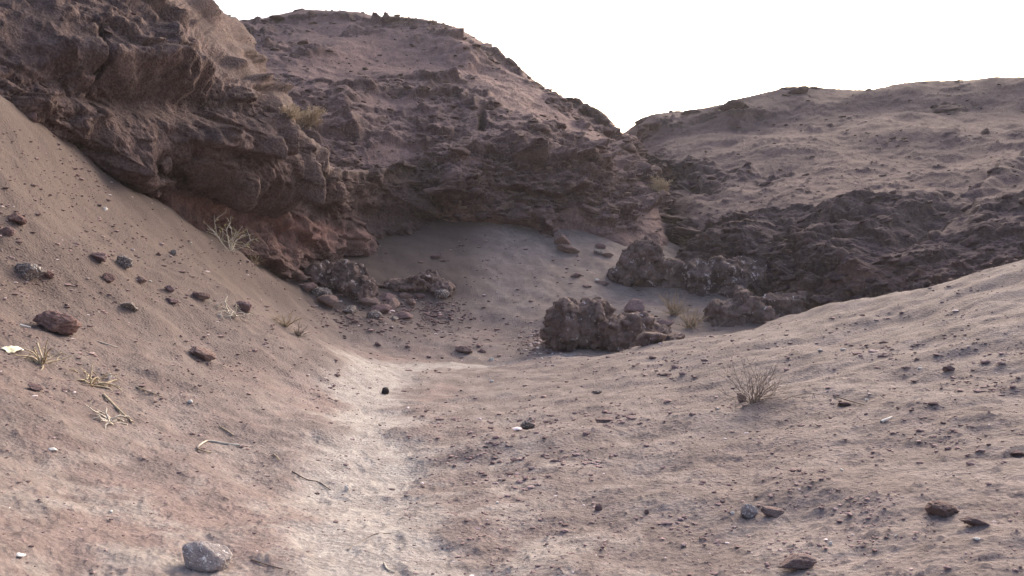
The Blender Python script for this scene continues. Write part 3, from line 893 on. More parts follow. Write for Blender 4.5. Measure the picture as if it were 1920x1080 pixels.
STONES = [
    # px, py(base), w, h, material, tilt, label
    (100, 621, 84, 44, 'stone_red', .12, 'largest brown rock on the left slope, lumpy with a notch on top'),
    (50, 523, 54, 36, 'stone_pale', .1, 'white crusted stone high at the left edge of the slope'),
    (88, 520, 26, 16, 'stone_red', .2, 'small reddish stone touching the white crusted stone on the slope'),
    (183, 488, 34, 18, 'stone', .25, 'dark flat stone just uphill of the white topped stone'),
    (230, 499, 34, 26, 'stone_pale', .2, 'dark stone with a white top on the left slope'),
    (200, 527, 28, 20, 'stone_red', .15, 'reddish brown stone below the white topped stone'),
    (262, 529, 22, 14, 'stone_brown', .3, 'small brown stone half sunk in the slope right of the reddish one'),
    (318, 546, 22, 14, 'stone', .1, 'blackish rounded stone, upper one of a close pair'),
    (322, 567, 34, 11, 'stone', .05, 'low dark stone, lower one of a close pair'),
    (375, 561, 36, 18, 'stone_brown', -.15, 'wedge shaped dark brown stone beside the bleached dead twigs'),
    (455, 583, 36, 22, 'stone', .2, 'dark stone farthest down the slope towards the rock jumble'),
    (238, 578, 38, 15, 'stone_pale', .28, 'flat pale grey stone lying alone in the middle of the slope'),
    (374, 670, 56, 20, 'stone_brown', .38, 'long grey brown stone lying tilted beside the path slope'),
    (10, 440, 28, 20, 'stone', .1, 'dark stone cut by the left picture edge'),
    (28, 416, 40, 20, 'stone_red', .2, 'reddish rock just above the dark stone at the left edge'),
    (62, 731, 36, 13, 'stone', .25, 'short dark log shaped stone below the straw clumps'),
    (325, 478, 14, 12, 'stone_pale', .2, 'tiny white and dark stone on the upper slope'),
    (298, 479, 11, 8, 'stone', 0, 'tiny dark stone on the upper slope'),
    (52, 216, 34, 16, 'stone', .5, 'dark angular stone sticking out at the cliff foot'),
    (870, 662, 36, 15, 'stone_brown', .05, 'low grey brown stone by the bend of the path'),
    (906, 662, 15, 10, 'stone', 0, 'small dark stone next to the low stone by the path bend'),
    (707, 648, 16, 9, 'stone', 0, 'small dark stone at the foot of the rock jumble'),
    (1780, 695, 22, 11, 'stone', 0, 'dark stone on the upper right bank beside a white fragment'),
    (1497, 1068, 76, 26, 'clod', -.06, 'flat brown slab with a pale top at the bottom edge'),
    (1410, 970, 40, 28, 'stone_grey', -.1, 'grey and white stone on the right bank'),
    (1452, 966, 46, 20, 'clod', .2, 'crumbly brown clod beside the grey and white stone'),
    (1770, 968, 66, 30, 'stone_brown', .25, 'largest dark clod near the lower right corner'),
    (1832, 985, 60, 18, 'clod', .22, 'low brown clod downhill of the largest dark clod'),
    (1912, 853, 34, 9, 'stone', .05, 'thin dark flat stone at the right picture edge'),
    (1123, 957, 14, 14, 'stone', 0, 'small black pebble, larger of two on the bare bank'),
    (1212, 964, 11, 10, 'stone', 0, 'small black pebble, smaller of two on the bare bank'),
    (990, 804, 30, 17, 'stone_pale', 0, 'pale crumbly clod in the middle of the bank'),
    (1138, 792, 42, 11, 'clod', 0, 'flat brown clod uphill of the pale clod'),
    (1118, 738, 22, 10, 'stone_pale', 0, 'small pale clod high on the bank'),
    (1590, 762, 34, 8, 'stone', .15, 'thin dark stone at the end of the dry bush trail'),
    (1752, 760, 20, 8, 'stone', 0, 'small bluish dark stone on the right bank'),
    (1390, 753, 22, 16, 'stone', 0, 'dark stone at the foot of the dry bush'),
    (1040, 436, 20, 14, 'stone', 0, 'dark stone above the two flat rocks at the talus top'),
    (1052, 458, 46, 24, 'stone_brown', .35, 'upper of two rounded flat rocks at the talus top'),
    (1068, 474, 52, 16, 'stone_brown', .25, 'lower of two rounded flat rocks at the talus top'),
    (1128, 466, 24, 12, 'stone', .2, 'small dark rock right of the flat talus rocks'),
    (1122, 476, 20, 9, 'stone_pale', .2, 'small pale rock right of the flat talus rocks'),
    (1137, 482, 30, 12, 'stone', .1, 'dark rock lying under the small pale rock'),
    (1080, 520, 22, 10, 'stone', 0, 'lone dark rock on the right part of the talus'),
    (1130, 534, 26, 11, 'stone_brown', .2, 'brown rock just uphill of the big boulder'),
    (1100, 540, 22, 7, 'stone', 0, 'thin dark rock just uphill of the big boulder'),
    (865, 462, 12, 6, 'stone', 0, 'tiny dark rock on the smooth talus'),
    (815, 484, 26, 8, 'stone', -.1, 'dark rock on the talus above the hollow'),
    (830, 491, 12, 7, 'stone', .2, 'tiny dark rock beside the dark talus rock'),
    (500, 490, 46, 18, 'stone_pale', .05, 'pale flat block on the shelter floor'),
]
for k, (px, py, w, h, mt, tl, lab) in enumerate(STONES):
    nm = 'flat_stone' if h < w * 0.4 else 'stone'
    place_rock(nm, px, py, w, h, mt, 500 + k, lab, 'stone', tilt=tl, cuts=9 + k % 5, rough=.09, pits=.10 if w > 24 else .04, sub=4, ground_only=(px != 52))

# the grey stone with white crust at the bottom edge
o = place_rock('grey_rock', 382, 1068, 96, 62, 'stone_grey', 925, 'smooth grey rock with white crusted top at the bottom edge', 'rock', tilt=.45, yaw=.1, sub=5, cuts=18, rough=.07, lo=.68, soft=.05, depth=.7)
# round black object on the path
place_rock('black_stone', 722, 739, 15, 15, 'black', 77, 'small round black stone on the pale path', 'stone', cuts=30, rough=.03, depth=.95, lo=.85)

# big boulder and its neighbours
def lump(parts, seed, rough, rf, pits, voxel=0.036):
    """one rock body: angular blocks fused into a single skin, then weathered"""
    g = np.random.default_rng(seed)
    V, T, o = [], [], 0
    for (c, rad_, sd_) in parts:
        c, rad_ = np.array(c, float), np.array(rad_, float)
        blocks = [(c, rad_ * .92)]
        for _ in range(4):
            d = g.normal(size=3)
            d /= np.linalg.norm(d)
            blocks.append((c + d * rad_ * g.uniform(.3, .6), rad_ * g.uniform(.4, .7) * np.array([1.1, 1, .75])))
        for bc, br in blocks:
            v, f = rock_shape(int(g.integers(1e6)), sub=3, cuts=8, rough=.05, lo=.5, soft=.012)
            a = g.uniform(-.4, .4, 3)
            m = np.array(Euler(a).to_matrix())
            V.append((v @ m.T) * br + bc)
            T.append(f + o)
            o += len(v)
    me = mesh_from('tmp', np.concatenate(V), None, np.concatenate(T), True)
    ob = bpy.data.objects.new('tmp', me)
    col.objects.link(ob)
    rm = ob.modifiers.new('fuse', 'REMESH')
    rm.mode = 'VOXEL'
    rm.voxel_size = voxel
    dg = bpy.context.evaluated_depsgraph_get()
    me2 = bpy.data.meshes.new_from_object(ob.evaluated_get(dg))
    bpy.data.objects.remove(ob)
    n = len(me2.vertices)
    v = np.empty(n * 3, np.float32)
    me2.vertices.foreach_get('co', v)
    nm = np.empty(n * 3, np.float32)
    me2.vertex_normals.foreach_get('vector', nm)
    v, nm = v.reshape(-1, 3), nm.reshape(-1, 3)
    q = v + seed
    f1, f2, fac, val = cells(q, rf * 2.2, seed)
    k = fbm(q, rf, 4, seed) * rough * .5 + fac * pits * .34 - .10 * pits * (1 - sstep(0, .1, f2 - f1)) + fbm(q, rf * 5, 3, seed + 5) * .03 - np.maximum(fbm(q, rf * 3, 3, seed + 8) - .15, 0) * pits * .3
    v = v + nm * k[:, None]
    me2.vertices.foreach_set('co', v.astype(np.float32).ravel())
    me2.polygons.foreach_set('use_smooth', np.ones(len(me2.polygons), bool))
    me2.update()
    return me2

def boulder(name, px, py, parts, seed, mat, label, cat, rough=.16, rf=1.4, pits=.3, sub=5, dy=0.0, ground_only=True, dz=0.0):
    p, n = hit(px, py, ground_only)
    me = lump(parts, seed, rough, rf, pits)
    me.name = name
    o = obj(name, me, M[mat])
    o.location = (p[0], p[1] + dy, p[2] + dz)
    tag(o, label, cat)
    return o
# metres per pixel there is about 0.0135
boulder('boulder', 1140, 658, [((-.85, 0, .55), (.72, .9, .78), 1), ((-.2, .1, .55), (.85, 1.0, .88), 2), ((.45, .1, .38), (.85, 1.0, .76), 17), ((1.0, .1, .15), (.75, .9, .6), 3)], 31, 'boulder',
        'big lumpy dark boulder with a whitish corner in the valley floor', 'boulder', dy=.5, dz=-.05, rough=.24, rf=1.9, pits=.34, sub=6)
place_rock('dark_rock', 1190, 590, 40, 34, 'stone', 641, 'dark block leaning on the back of the big boulder', 'rock', cuts=10)
place_rock('dark_rock', 1245, 610, 40, 16, 'stone', 642, 'low dark rock in the grass right of the big boulder', 'rock', cuts=10)
place_rock('dark_rock', 1222, 645, 60, 30, 'boulder', 643, 'broken flank rock at the right foot of the big boulder', 'rock', cuts=10)
boulder('rock_outcrop', 640, 560, [((-.6, 0, .5), (.65, .7, .6), 5), ((.1, .1, .5), (.65, .7, .68), 6), ((.5, 0, .15), (.45, .6, .6), 7)], 41, 'boulder_pale',
        'craggy outcrop with whitish crust below the shelter', 'rock', rough=.14, rf=2.2, pits=.22, dy=.5)
boulder('rock_ledge', 735, 552, [((-.5, .2, .12), (.55, .5, .26), 31), ((.1, .3, .2), (.6, .5, .24), 32), ((.6, .3, .28), (.5, .5, .26), 33)], 53, 'boulder', 'low broken rock ledge between the crusted outcrop and the dark crag', 'rock', rough=.12, rf=2.4, pits=.2, dy=.3)
boulder('rock_outcrop', 808, 548, [((-.12, 0, .3), (.48, .5, .42), 8), ((.25, 0, .05), (.46, .5, .36), 9)], 42, 'boulder', 'dark crag at the right end of the rock jumble on the talus', 'rock', rough=.1, rf=3, pits=.16, dy=.2)
boulder('rock_outcrop', 1210, 540, [((0, 0, .7), (.85, .9, 1.0), 10), ((.6, 0, .3), (.8, .8, .8), 11), ((-.6, 0, .2), (.7, .7, .6), 12), ((1.2, .2, .2), (.6, .7, .6), 18)], 43, 'boulder',
        'dark rounded outcrop at the mouth of the ravine', 'rock', rough=.3, rf=1.5, pits=.4, dy=.6, sub=6)
boulder('rock_outcrop', 1350, 560, [((-.3, .2, .5), (.65, .8, .9), 13), ((.35, .3, .55), (.8, .9, 1.0), 14), ((1.1, .6, .5), (.9, 1.0, .9), 19)], 47, 'boulder_pale', 'pale grey crag standing right of the ravine mouth', 'rock', rough=.3, rf=1.5, pits=.35, dy=.6)
boulder('rock_outcrop', 1400, 612, [((-.25, 0, .2), (.7, .8, .75), 15), ((.5, .2, .4), (.9, .9, .8), 16), ((1.4, .4, .4), (1.0, 1.0, .75), 20)], 52, 'boulder', 'long dark crag just behind the edge of the right bank', 'rock', rough=.3, rf=1.4, pits=.35, dy=.9, dz=-.1)
JUMBLE = [
    (668, 560, 40, 22, 0, 'rough dark rock touching the right foot of the pale crusted outcrop'), (690, 575, 46, 24, 1, 'brown block in the middle of the rock pile under the hollow'),
    (712, 588, 44, 22, 0, 'dark block at the lower edge of the rock pile'), (735, 580, 40, 26, 1, 'tallest brown block near the right end of the rock pile'),
    (752, 596, 46, 14, 0, 'thin dark slab lying lowest in the rock pile'), (700, 596, 30, 16, 2, 'pale speckled rock at the bottom of the rock pile'),
    (725, 563, 36, 16, 0, 'low dark rock at the back of the rock pile'), (770, 572, 26, 14, 1, 'small brown rock right of the rock pile'),
    (600, 556, 44, 22, 2, 'pale speckled rock at the left foot of the crusted outcrop'), (575, 545, 40, 20, 0, 'dark rock left of the crusted outcrop by the slope crest'),
    (612, 575, 50, 26, 1, 'wide brown rock below the crusted outcrop'), (655, 585, 30, 16, 2, 'small pale rock between the outcrop and the rock pile'),
    (690, 560, 30, 14, 0, 'small dark rock behind the middle of the rock pile'), (758, 560, 30, 14, 1, 'brown rock between the rock pile and the dark crag'),
    (738, 601, 26, 10, 2, 'small flat pale rock under the thin dark slab'), (785, 560, 24, 12, 0, 'small dark rock at the left foot of the dark crag'),
    (665, 605, 16, 8, 0, 'tiny dark rock alone below the rock pile'), (560, 525, 50, 18, 1, 'flat brown slab on the shelter floor above the outcrop'),
    (540, 508, 46, 14, 0, 'thin dark slab just below the pale shelter block'), (600, 520, 40, 14, 2, 'low pale slab behind the crusted outcrop'),
    (826, 560, 34, 22, 2, 'pale grey rock at the right foot of the dark crag'), (770, 525, 40, 10, 0, 'thin dark ledge above the hollow'),
    (740, 530, 40, 10, 1, 'thin brown ledge above the hollow')]
for k, (px, py, w, h, mi, lab) in enumerate(JUMBLE):
    place_rock('broken_rock', px, py, w, h, ('stone', 'stone_brown', 'stone_pale')[mi], 700 + k, lab, 'rock', 'rocks of the jumble below the shelter', cuts=9, pits=.08)

# ------------------------------------------------------------------ blocks bedded in the hills: parts of each hill
def slab_rock(n): return stone_material(n[0], *n[1:])
M['hillrock_mid'] = stone_material('bedded_block_mid', (0.099, 0.064, 0.064), (0.156, 0.103, 0.101), (0.208, 0.137, 0.130), None, sc=2.0)
M['hillrock_left'] = stone_material('bedded_block_left', (0.078, 0.052, 0.051), (0.110, 0.074, 0.072), (0.129, 0.087, 0.084), None, sc=3.0)
M['hillrock_right'] = stone_material('bedded_block_far', (0.072, 0.047, 0.051), (0.115, 0.077, 0.080), (0.149, 0.100, 0.103), None, sc=2.0)
def hill_blocks(parent, V, bare, N, mat, count, seed, lo, hi, dip, xlim=(-20, 1940), ylim=(0, 620)):
    g = np.random.default_rng(seed)
    X, Y = to_px(V)
    vis = ZA[np.clip(((Y + 100) // CELL).astype(int), 0, 299) * 600 + np.clip(((X + 240) // CELL).astype(int), 0, 599)]
    ok = (bare > 0.3) & (X > xlim[0]) & (X < xlim[1]) & (Y > ylim[0]) & (Y < ylim[1])
    front = np.where(vis >= 0, AV[np.maximum(vis, 0), 1], 0)
    ok &= V[:, 1] < front + 0.8
    ids = g.choice(np.nonzero(ok)[0], count, replace=False)
    meshes = [rock_mesh('rock', seed + k, sub=2, cuts=9, rough=.08, soft=.04) for k in range(10)]
    for m_ in meshes:
        m_.materials.append(M[mat])
    for i in ids:
        v, n = V[i], N[i]
        w = g.lognormal(math.log(lo), .4)
        w = min(w, hi) * v[1] / F / 2
        o = obj('rock', meshes[g.integers(10)], None, parent)
        o.location = v - n * w * 0.08
        o.rotation_euler = (g.uniform(-.2, .2), dip + g.uniform(-.15, .15), g.uniform(-.6, .6))
        o.scale = (w, w * g.uniform(.6, 1), w * g.uniform(.28, .6))
hill_blocks(middle, vB, rB, nB, 'hillrock_mid', 290, 3000, 17, 46, 0.05)
hill_blocks(right, vC, rC, nC, 'hillrock_right', 270, 3100, 17, 44, -0.2)
hill_blocks(cliff, vA, rA, nA, 'hillrock_left', 70, 3200, 15, 34, 0.4)
# boulders along the skyline
def crest_blocks(parent, V, mat, pts, seed):
    g = np.random.default_rng(seed)
    X, Y = to_px(V)
    for px in pts:
        c = np.nonzero((np.abs(X - px) < 5) & (Y > -40))[0]
        if not len(c):
            continue
        i = c[np.argmin(Y[c])]
        w = g.uniform(14, 34) * V[i, 1] / F / 2
        me = rock_mesh('rock', seed + int(px), sub=2, cuts=9, rough=.1, soft=.04)
        o = obj('rock', me, M[mat], parent, V[i] + np.array([0, -.1, -w * .56]), (0, g.uniform(-.1, .15) + (.55 if 880 < px < 1170 else 0), g.uniform(-.4, .4)), (w * 1.5, w, w * .6))
crest_blocks(middle, vB, 'hillrock_mid', [455, 560, 640, 735, 962, 1010, 1052, 1090, 1128], 4000)
crest_blocks(right, vC, 'hillrock_right', list(rng.uniform(1200, 1560, 14)) + [1445, 1462, 1480, 1494], 4100)

# ------------------------------------------------------------------ loose crumbs and gravel (too small and too many to count)
CLN = np.random.default_rng(3).random((40, 60))
def CL(px, py, g):
    # patchy: a coarse random field over the soil
    x, y = (px + 240) / 42, (py + 100) / 36
    a, b = int(x), int(y)
    u, v = x - a, y - b
    f = lambda i, j: CLN[j % 40, i % 60]
    w = (f(a, b) * (1 - u) + f(a + 1, b) * u) * (1 - v) + (f(a, b + 1) * (1 - u) + f(a + 1, b + 1) * u) * v
    return max(0.0, min(1.0, (w - .35) * 3))
def crumbs(name, label, count, region, seed, size, palette, weights, clump=False, parent=None, ymin=0.0):
    g = np.random.default_rng(seed)
    base, bf = ICO[0]
    Vs, Fs, Cs = [], [], []
    k = 0
    tries = 0
    while k < count and tries < count * 6:
        tries += 1
        px, py = region(g)
        if clump and g.random() > 0.25 + 0.75 * CL(px, py, g):
            continue
        h = hit(px, py, parent is None)
        if h is None:
            continue
        p, n = h
        if (p[1] > 32 and parent is None) or p[1] < ymin:
            continue
        s = min(g.lognormal(math.log(size[0]), size[1]), size[2]) * p[1] / F / 2
        v = base * (1 + g.uniform(-.3, .3, (12, 1))) * np.array([1, g.uniform(.5, .9), g.uniform(.2, .42)]) * s
        a = g.uniform(0, 6.28)
        c_, s_ = math.cos(a), math.sin(a)
        v = v @ np.array([[c_, s_, 0], [-s_, c_, 0], [0, 0, 1]])
        Vs.append(v + p + np.array([0, 0, s * .08]))
        Fs.append(bf + 12 * k)
        pc = np.array(palette[g.choice(len(palette), p=weights)]) * g.uniform(.8, 1.2)
        Cs.append(np.repeat(pc[None], 12, 0))
        k += 1
    me = mesh_from(name, np.concatenate(Vs), None, np.concatenate(Fs), False, dict(tint=np.concatenate(Cs)))
    return tag(obj(name, me, M['crumb'], parent), None if parent else label, kind='stuff')
PAL = [(0.158, 0.110, 0.111), (0.224, 0.157, 0.158), (0.295, 0.209, 0.209), (0.407, 0.305, 0.305), (0.814, 0.694, 0.716)]
crumbs('gravel', 'loose crumbs of soil and stone strewn over the slopes', 7000, lambda g: (g.uniform(-150, 2070), g.uniform(250, 1180)), 61, (4.0, .5, 13), PAL, [.12, .34, .38, .13, .03], True)
crumbs('gravel', 'clods and chips of rock on the left slope', 1900, lambda g: (g.uniform(-120, 640), g.uniform(240, 760)), 66, (5.0, .5, 16), PAL, [.08, .34, .38, .16, .04], True)
def right_bank(g):
    return g.uniform(760, 2070), 1150 - 560 * g.random() ** 1.3
crumbs('gravel', 'small dark clods scattered over the right bank', 2400, right_bank, 62, (5.0, .55, 18), PAL, [.08, .44, .42, .05, .01], True)
crumbs('gravel', 'fine pale and dark gravel beside the big boulder', 420, lambda g: (g.normal(1015, 26), g.normal(640, 16)), 63, (5, .4, 10), PAL, [.3, .25, .15, .1, .2])
crumbs('gravel', 'rubble spilling from the rock jumble', 420, lambda g: (g.normal(715, 70), g.normal(590, 20)), 64, (6, .4, 14), PAL, [.4, .34, .2, .03, .03])
crumbs('gravel', 'bits of rock spilled down the talus', 260, lambda g: (g.normal(830, 30), g.normal(590, 18)), 65, (6, .4, 12), PAL, [.5, .34, .16, 0, 0])

SPOTS = [(1000, 800), (1140, 788), (905, 850), (1620, 950), (960, 900), (1330, 1010), (1740, 830), (1500, 900), (1850, 720), (1100, 860), (840, 790), (1650, 660), (1480, 1030), (1240, 690)]
def clusters(g):
    c = SPOTS[g.integers(len(SPOTS))]
    return c[0] + g.normal() * 38, c[1] + g.normal() * 13
crumbs('gravel', 'patches of crumbly clods on the right bank', 900, clusters, 69, (6.5, .55, 22), PAL, [.05, .35, .5, .09, .01])
HP = [(.135, .095, .082), (.17, .12, .104), (.21, .15, .13), (.26, .195, .17)]
crumbs('scree', None, 800, lambda g: (g.uniform(420, 1180), g.uniform(15, 420)), 67, (5.5, .5, 16), HP, [.3, .35, .25, .1], True, middle, 27)
crumbs('scree', None, 500, lambda g: (g.uniform(1170, 1960), g.uniform(150, 600)), 68, (5.5, .5, 16), HP, [.3, .35, .25, .1], True, right, 18.5)
WHITE = [(197, 391, 10, 8, 'on the upper slope near the shelter'), (357, 455, 7, 5, 'just above the pale shelter block'), (282, 527, 7, 5, 'beside the small sunk brown stone'), (413, 591, 7, 5, 'among the bleached dead twigs'),
         (1725, 690, 10, 4, 'left of the dark stone on the right bank'), (1625, 749, 9, 5, 'right of the dry bush trail'), (1578, 880, 8, 6, 'alone on the open right bank'), (650, 914, 12, 12, 'on the lower path'),
         (922, 714, 9, 5, 'just past the path bend'), (921, 673, 10, 7, 'below the low stones at the path bend'), (1208, 599, 9, 4, 'beside the block behind the big boulder'), (1540, 656, 14, 5, 'high on the right bank above the dry bush'),
         (1582, 655, 12, 4, 'high on the right bank, right of its twin'), (205, 705, 8, 12, 'above the drooping straw clump'), (932, 942, 7, 5, 'in the middle of the lower bank'), (1346, 765, 7, 5, 'at the foot of the dry bush'),
         (98, 842, 20, 6, 'flat on the lower left soil'), (357, 752, 13, 7, 'downhill of the straw twig'), (1374, 961, 7, 6, 'just left of the grey and white stone'), (1558, 1018, 8, 8, 'near the flat slab at the bottom'), (1680, 1004, 7, 5, 'below the open bank, left of the dark clods'),
         (1833, 1010, 14, 6, 'below the low brown clod'), (35, 1040, 24, 8, 'in the lower left corner'), (207, 958, 8, 5, 'left of the bottom grey rock'), (1120, 524, 9, 6, 'on the talus above the big boulder')]
for k, (px, py, w, h, wh) in enumerate(WHITE):
    place_rock('white_fragment', px, py + h / 2, w, h, 'white', 900 + k, 'small white fragment ' + wh, 'fragment', cuts=7, sub=2, soft=.015, lo=.4, depth=.7)

# ------------------------------------------------------------------ twigs, straw, bushes
def tube(pts, r0, r1, sides=4):
    pts = np.asarray(pts, float)
    n = len(pts)
    tg = np.gradient(pts, axis=0)
    tg /= np.maximum(np.linalg.norm(tg, axis=1, keepdims=True), 1e-9)
    up = np.array([0.13, 0.31, 0.94])
    a = np.cross(tg, up)
    a /= np.maximum(np.linalg.norm(a, axis=1, keepdims=True), 1e-6)
    b = np.cross(tg, a)
    rr_ = np.linspace(r0, r1, n)[:, None]
    ring = [pts + rr_ * (math.cos(t) * a + math.sin(t) * b) for t in np.arange(sides) * 2 * math.pi / sides]
    v = np.stack(ring, 1).reshape(-1, 3)
    return v, grid_quads(n, sides, True)

def join(parts):
    V, Q, o = [], [], 0
    for v, q in parts:
        V.append(v)
        Q.append(q + o)
        o += len(v)
    return np.concatenate(V), np.concatenate(Q)

def wander(p, d, L, n, g, bend=.25, grav=0.0):
    pts = [np.array(p, float)]
    d = np.array(d, float)
    for _ in range(n):
        d = d + g.normal(size=3) * bend
        d[2] -= grav
        d /= np.linalg.norm(d)
        pts.append(pts[-1] + d * L / n)
    return np.array(pts), d

def bush_parts(g, stems, H, spread, r, sub=4, bend=.18, lean=(0, 0), grav=0.02, low=.15):
    out, tips = [], []
    for _ in range(stems):
        a = g.uniform(0, 6.28)
        el = g.uniform(low, 1.0)
        d = np.array([math.cos(a) * spread * (1.1 - el * .6) + lean[0], math.sin(a) * spread * (1.1 - el * .6) + lean[1], el])
        d /= np.linalg.norm(d)
        L = H * g.uniform(.55, 1.1)
        pts, dd = wander(np.array([g.normal() * H * .05, g.normal() * H * .05, -.02]), d, L, 6, g, bend, grav)
        out.append(tube(pts, r, r * .35))
        tips.append(pts)
        for _ in range(sub):
            i = g.integers(2, 6)
            d2 = dd + g.normal(size=3) * .55
            d2 /= np.linalg.norm(d2)
            p2, _ = wander(pts[i], d2, L * g.uniform(.25, .5), 4, g, bend, grav)
            out.append(tube(p2, r * .55, r * .25, 3))
            tips.append(p2)
    return out, tips

def leaf_cards(g, tips, per, size):
    V, Q = [], []
    for pts in tips:
        for _ in range(per):
            p = pts[g.integers(1, len(pts))] + g.normal(size=3) * size * .5
            a = g.normal(size=3)
            a /= np.linalg.norm(a)
            b = np.cross(a, g.normal(size=3))
            b /= np.linalg.norm(b)
            c = np.cross(a, b)
            s = size * g.uniform(.6, 1.3)
            k = len(V) * 4
            V.append(np.array([p - a * s, p + b * s * .3 + c * s * .12, p + a * s, p - b * s * .3 + c * s * .12]))
            Q.append([k, k + 1, k + 2, k + 3])
    return np.concatenate(V), np.array(Q)

def plant(name, px, py, label, cat, seed, stems, Hpx, spread, rpx, mat, leaf=None, sub=4, ground_only=True, part='branches', **kw):
    p, n = hit(px, py, ground_only)
    s = p[1] / F
    g = np.random.default_rng(seed)
    e = obj(name, None, None, None, tuple(p))
    tag(e, label, cat)
    parts, tips = bush_parts(g, stems, Hpx * s, spread, rpx * s, sub, **kw)
    v, q = join(parts)
    obj(part, mesh_from(part, v, q), M[mat], e)
    if leaf:
        v, q = leaf_cards(g, tips, leaf[1], leaf[2] * s)
        obj('leaves', mesh_from('leaves', v, q, None, False), M[leaf[0]], e)
    return e, s

plant('dry_bush', 1412, 752, 'leafless grey brown dry bush growing on the right bank', 'bush', 21, 40, 88, .75, .6, 'twig', sub=6, bend=.14, low=.25)
plant('trailing_twig', 1440, 752, 'thin dark stems trailing along the soil right of the dry bush', 'twigs', 22, 16, 120, .2, .7, 'darktwig', sub=5, bend=.16, lean=(1.6, .2), grav=.06, low=.02)
plant('shrub', 432, 470, 'small shrub with pale stems and olive leaves at the shelter mouth', 'shrub', 23, 9, 82, .5, 1.2, 'deadwood', ('leafdry', 3, 4), sub=5, bend=.2)
plant('dead_twigs', 436, 592, 'bleached white dead twigs lying on the slope', 'twigs', 24, 14, 66, .9, 1.4, 'deadwood', sub=3, bend=.3, grav=.12, low=.1)
plant('dead_twigs', 405, 575, 'small grey dead twigs beside the wedge shaped stone', 'twigs', 25, 8, 32, .9, .8, 'deadwood', sub=3, bend=.3, grav=.12, low=.1)
plant('grass_tuft', 535, 612, 'dry reddish tuft of grass at the foot of the left slope', 'grass', 26, 40, 44, .6, .6, 'grassdry', sub=1, bend=.12)
plant('grass_tuft', 560, 628, 'low brown tuft of grass next to the path slope', 'grass', 27, 30, 30, .7, .7, 'twig', sub=1, bend=.15)
plant('grass_tuft', 478, 495, 'dry grass tuft at the crest beside the shrub', 'grass', 28, 22, 22, .7, .6, 'grassdry', sub=1, bend=.12)
plant('grass_tuft', 1265, 590, 'dry pale grass behind the big boulder', 'grass', 29, 60, 48, .6, .7, 'grassdry', sub=1, bend=.12)
plant('grass_tuft', 1295, 615, 'dry pale grass near the edge of the right bank', 'grass', 30, 50, 52, .6, .7, 'grassdry', sub=1, bend=.12)
plant('yellow_bush', 575, 232, 'pale yellow bush growing on the middle hill above the cliff', 'bush', 31, 50, 42, .8, .9, 'strawbush', ('strawbush', 4, 3.2), sub=5, ground_only=False)
plant('yellow_bush', 548, 216, 'smaller pale bush beside the yellow bush on the hill', 'bush', 32, 26, 26, .8, .9, 'strawbush', ('strawbush', 3, 3), sub=4, ground_only=False)
plant('yellow_bush', 1237, 356, 'pale yellow bush at the head of the ravine', 'bush', 33, 40, 28, .7, .8, 'strawbush', ('strawbush', 4, 2.6), sub=4, ground_only=False)
plant('straw_clump', 75, 680, 'clump of dry straw stalks below the largest brown rock', 'straw', 34, 16, 62, .8, 2.2, 'straw', sub=2, bend=.25, grav=.1, part='stalks')
plant('straw_clump', 172, 722, 'drooping grey straw clump above the diagonal stalk', 'straw', 35, 30, 62, 1.0, 2.2, 'straw', sub=2, bend=.3, grav=.16, part='stalks')
plant('straw_clump', 205, 790, 'bleached whitish straw clump beside the diagonal stalk', 'straw', 36, 16, 54, 1.1, 2.4, 'deadwood', sub=2, bend=.35, grav=.16, part='stalks')

def stick(name, pix, rpx, mat, label, cat='stick', lift=1.0):
    pts = []
    for px, py in pix:
        p, n = hit(px, py)
        pts.append(p)
    pts = np.array(pts)
    s = pts[:, 1].mean() / F
    r = rpx * s
    pts[:, 2] += r * lift
    base = pts[0].copy()
    t = catmull(pts - base, np.linspace(0, len(pts) - 1, 4 * (len(pts) - 1) + 1))
    v, q = tube(t, r, r * .6, 6)
    o = obj(name, mesh_from(name, v, q), M[mat], None, tuple(base))
    return tag(o, label, cat)
stick('bent_stick', [(450, 838), (420, 834), (390, 829), (376, 836), (370, 842)], 2.6, 'deadwood', 'bleached stick bent like a hook on the left soil')
stick('stick', [(370, 843), (384, 848), (396, 850)], 2.0, 'straw', 'short stub lying under the bent bleached stick')
stick('stick', [(256, 727), (280, 736), (305, 746)], 1.6, 'straw', 'straight pale straw stalk on the left slope')
stick('stick', [(182, 641), (204, 648), (222, 653)], 1.4, 'deadwood', 'short pale stalk right of the largest brown rock')
stick('stick', [(194, 742), (220, 768), (248, 794)], 2.6, 'straw', 'thick diagonal stalk between the straw clumps')
stick('stick', [(38, 612), (57, 616)], 2.4, 'white', 'white rod shaped fragment left of the largest brown rock', 'fragment')
stick('stick', [(412, 801), (424, 808), (438, 818)], 1.6, 'straw', 'short stalk uphill of the bent bleached stick')
stick('stick', [(513, 853), (519, 858), (524, 864)], 1.5, 'straw', 'tiny stalk on the soil right of the bent stick')
stick('stick', [(652, 1032), (685, 1012), (705, 1002), (734, 1001)], 1.3, 'twig', 'long thin grey twig lying on the lower path')
stick('stick', [(720, 1058), (727, 1070), (740, 1075)], 2.2, 'deadwood', 'short curved bleached stick at the bottom of the path')
stick('stick', [(548, 885), (575, 900), (598, 905), (620, 920)], 1.2, 'darktwig', 'thin crooked dark twig beside the path')
stick('stick', [(195, 722), (207, 718), (219, 714)], 2.2, 'straw', 'short thick stalk poking from the drooping straw clump')
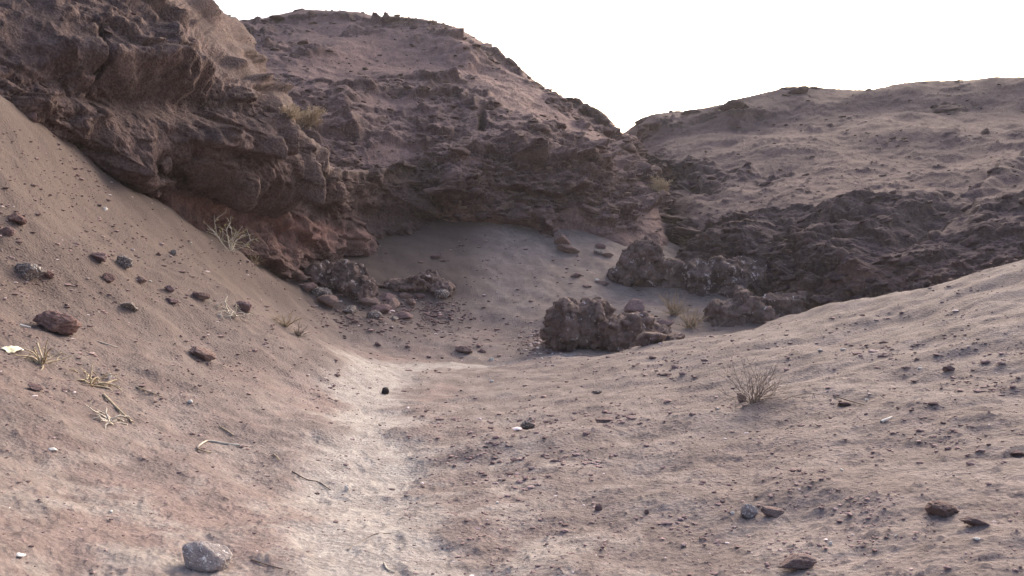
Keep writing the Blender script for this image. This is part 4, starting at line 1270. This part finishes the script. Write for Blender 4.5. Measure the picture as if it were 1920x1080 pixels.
stick('stick', [(70, 650), (76, 668), (82, 682)], 2.2, 'straw', 'stout stalk standing in the straw clump', lift=3)
stick('stick', [(1652, 793), (1664, 788), (1672, 784)], 2.6, 'white', 'white splinter on the right bank', 'fragment')
stick('stick', [(470, 1050), (500, 1060), (530, 1068)], 1.4, 'darktwig', 'dark curved twig right of the grey rock at the bottom')
stick('stick', [(1565, 744), (1600, 755), (1620, 760)], 1.4, 'darktwig', 'thin dark twig past the end of the trailing stems')

# crumpled wrapper at the left edge
p, n = hit(22, 658)
gw = np.random.default_rng(5)
nu, nv_ = 14, 8
uu, vv = np.meshgrid(np.linspace(-1, 1, nu), np.linspace(-1, 1, nv_))
s = p[1] / F
wv = np.stack([uu.ravel() * 20 * s, vv.ravel() * 12 * s, np.zeros(uu.size)], 1)
wv[:, 2] = (fbm(wv / s * .08 + 9, 1.0, 3, 3) * 4 + 6 * (1 - uu.ravel() ** 2) * .6 + 3) * s
wv[:, 0] += fbm(wv / s * .05, 1, 2, 4) * 3 * s
o = obj('wrapper', mesh_from('wrapper', wv, grid_quads(nv_, nu)), M['yellow'], None, tuple(p), align(n, .2, .8))
sol = o.modifiers.new('thickness', 'SOLIDIFY')
sol.thickness = 0.002
tag(o, 'crumpled white and yellow wrapper at the left picture edge', 'wrapper')

# ------------------------------------------------------------------ thin haze, added to lift the dark tones like lens glare
hz = NT('added_haze')
hz.t.nodes.remove(hz.bs)
pv = hz.t.nodes.new('ShaderNodeVolumePrincipled')
pv.inputs['Color'].default_value = (.95, .92, .95, 1)
pv.inputs['Density'].default_value = 0.0006
pv.inputs['Anisotropy'].default_value = 0.3
hz.L(pv.outputs[0], hz.out.inputs['Volume'])
bv = np.array([[x, y, z_] for z_ in (-8.0, 40.0) for y in (-310.0, 310.0) for x in (-310.0, 310.0)])
bq = np.array([[0, 2, 3, 1], [4, 5, 7, 6], [0, 1, 5, 4], [2, 6, 7, 3], [0, 4, 6, 2], [1, 3, 7, 5]])
tag(obj('haze', mesh_from('haze', bv, bq, None, False), hz.m), 'thin added haze lifting the dark tones across the valley', kind='stuff')
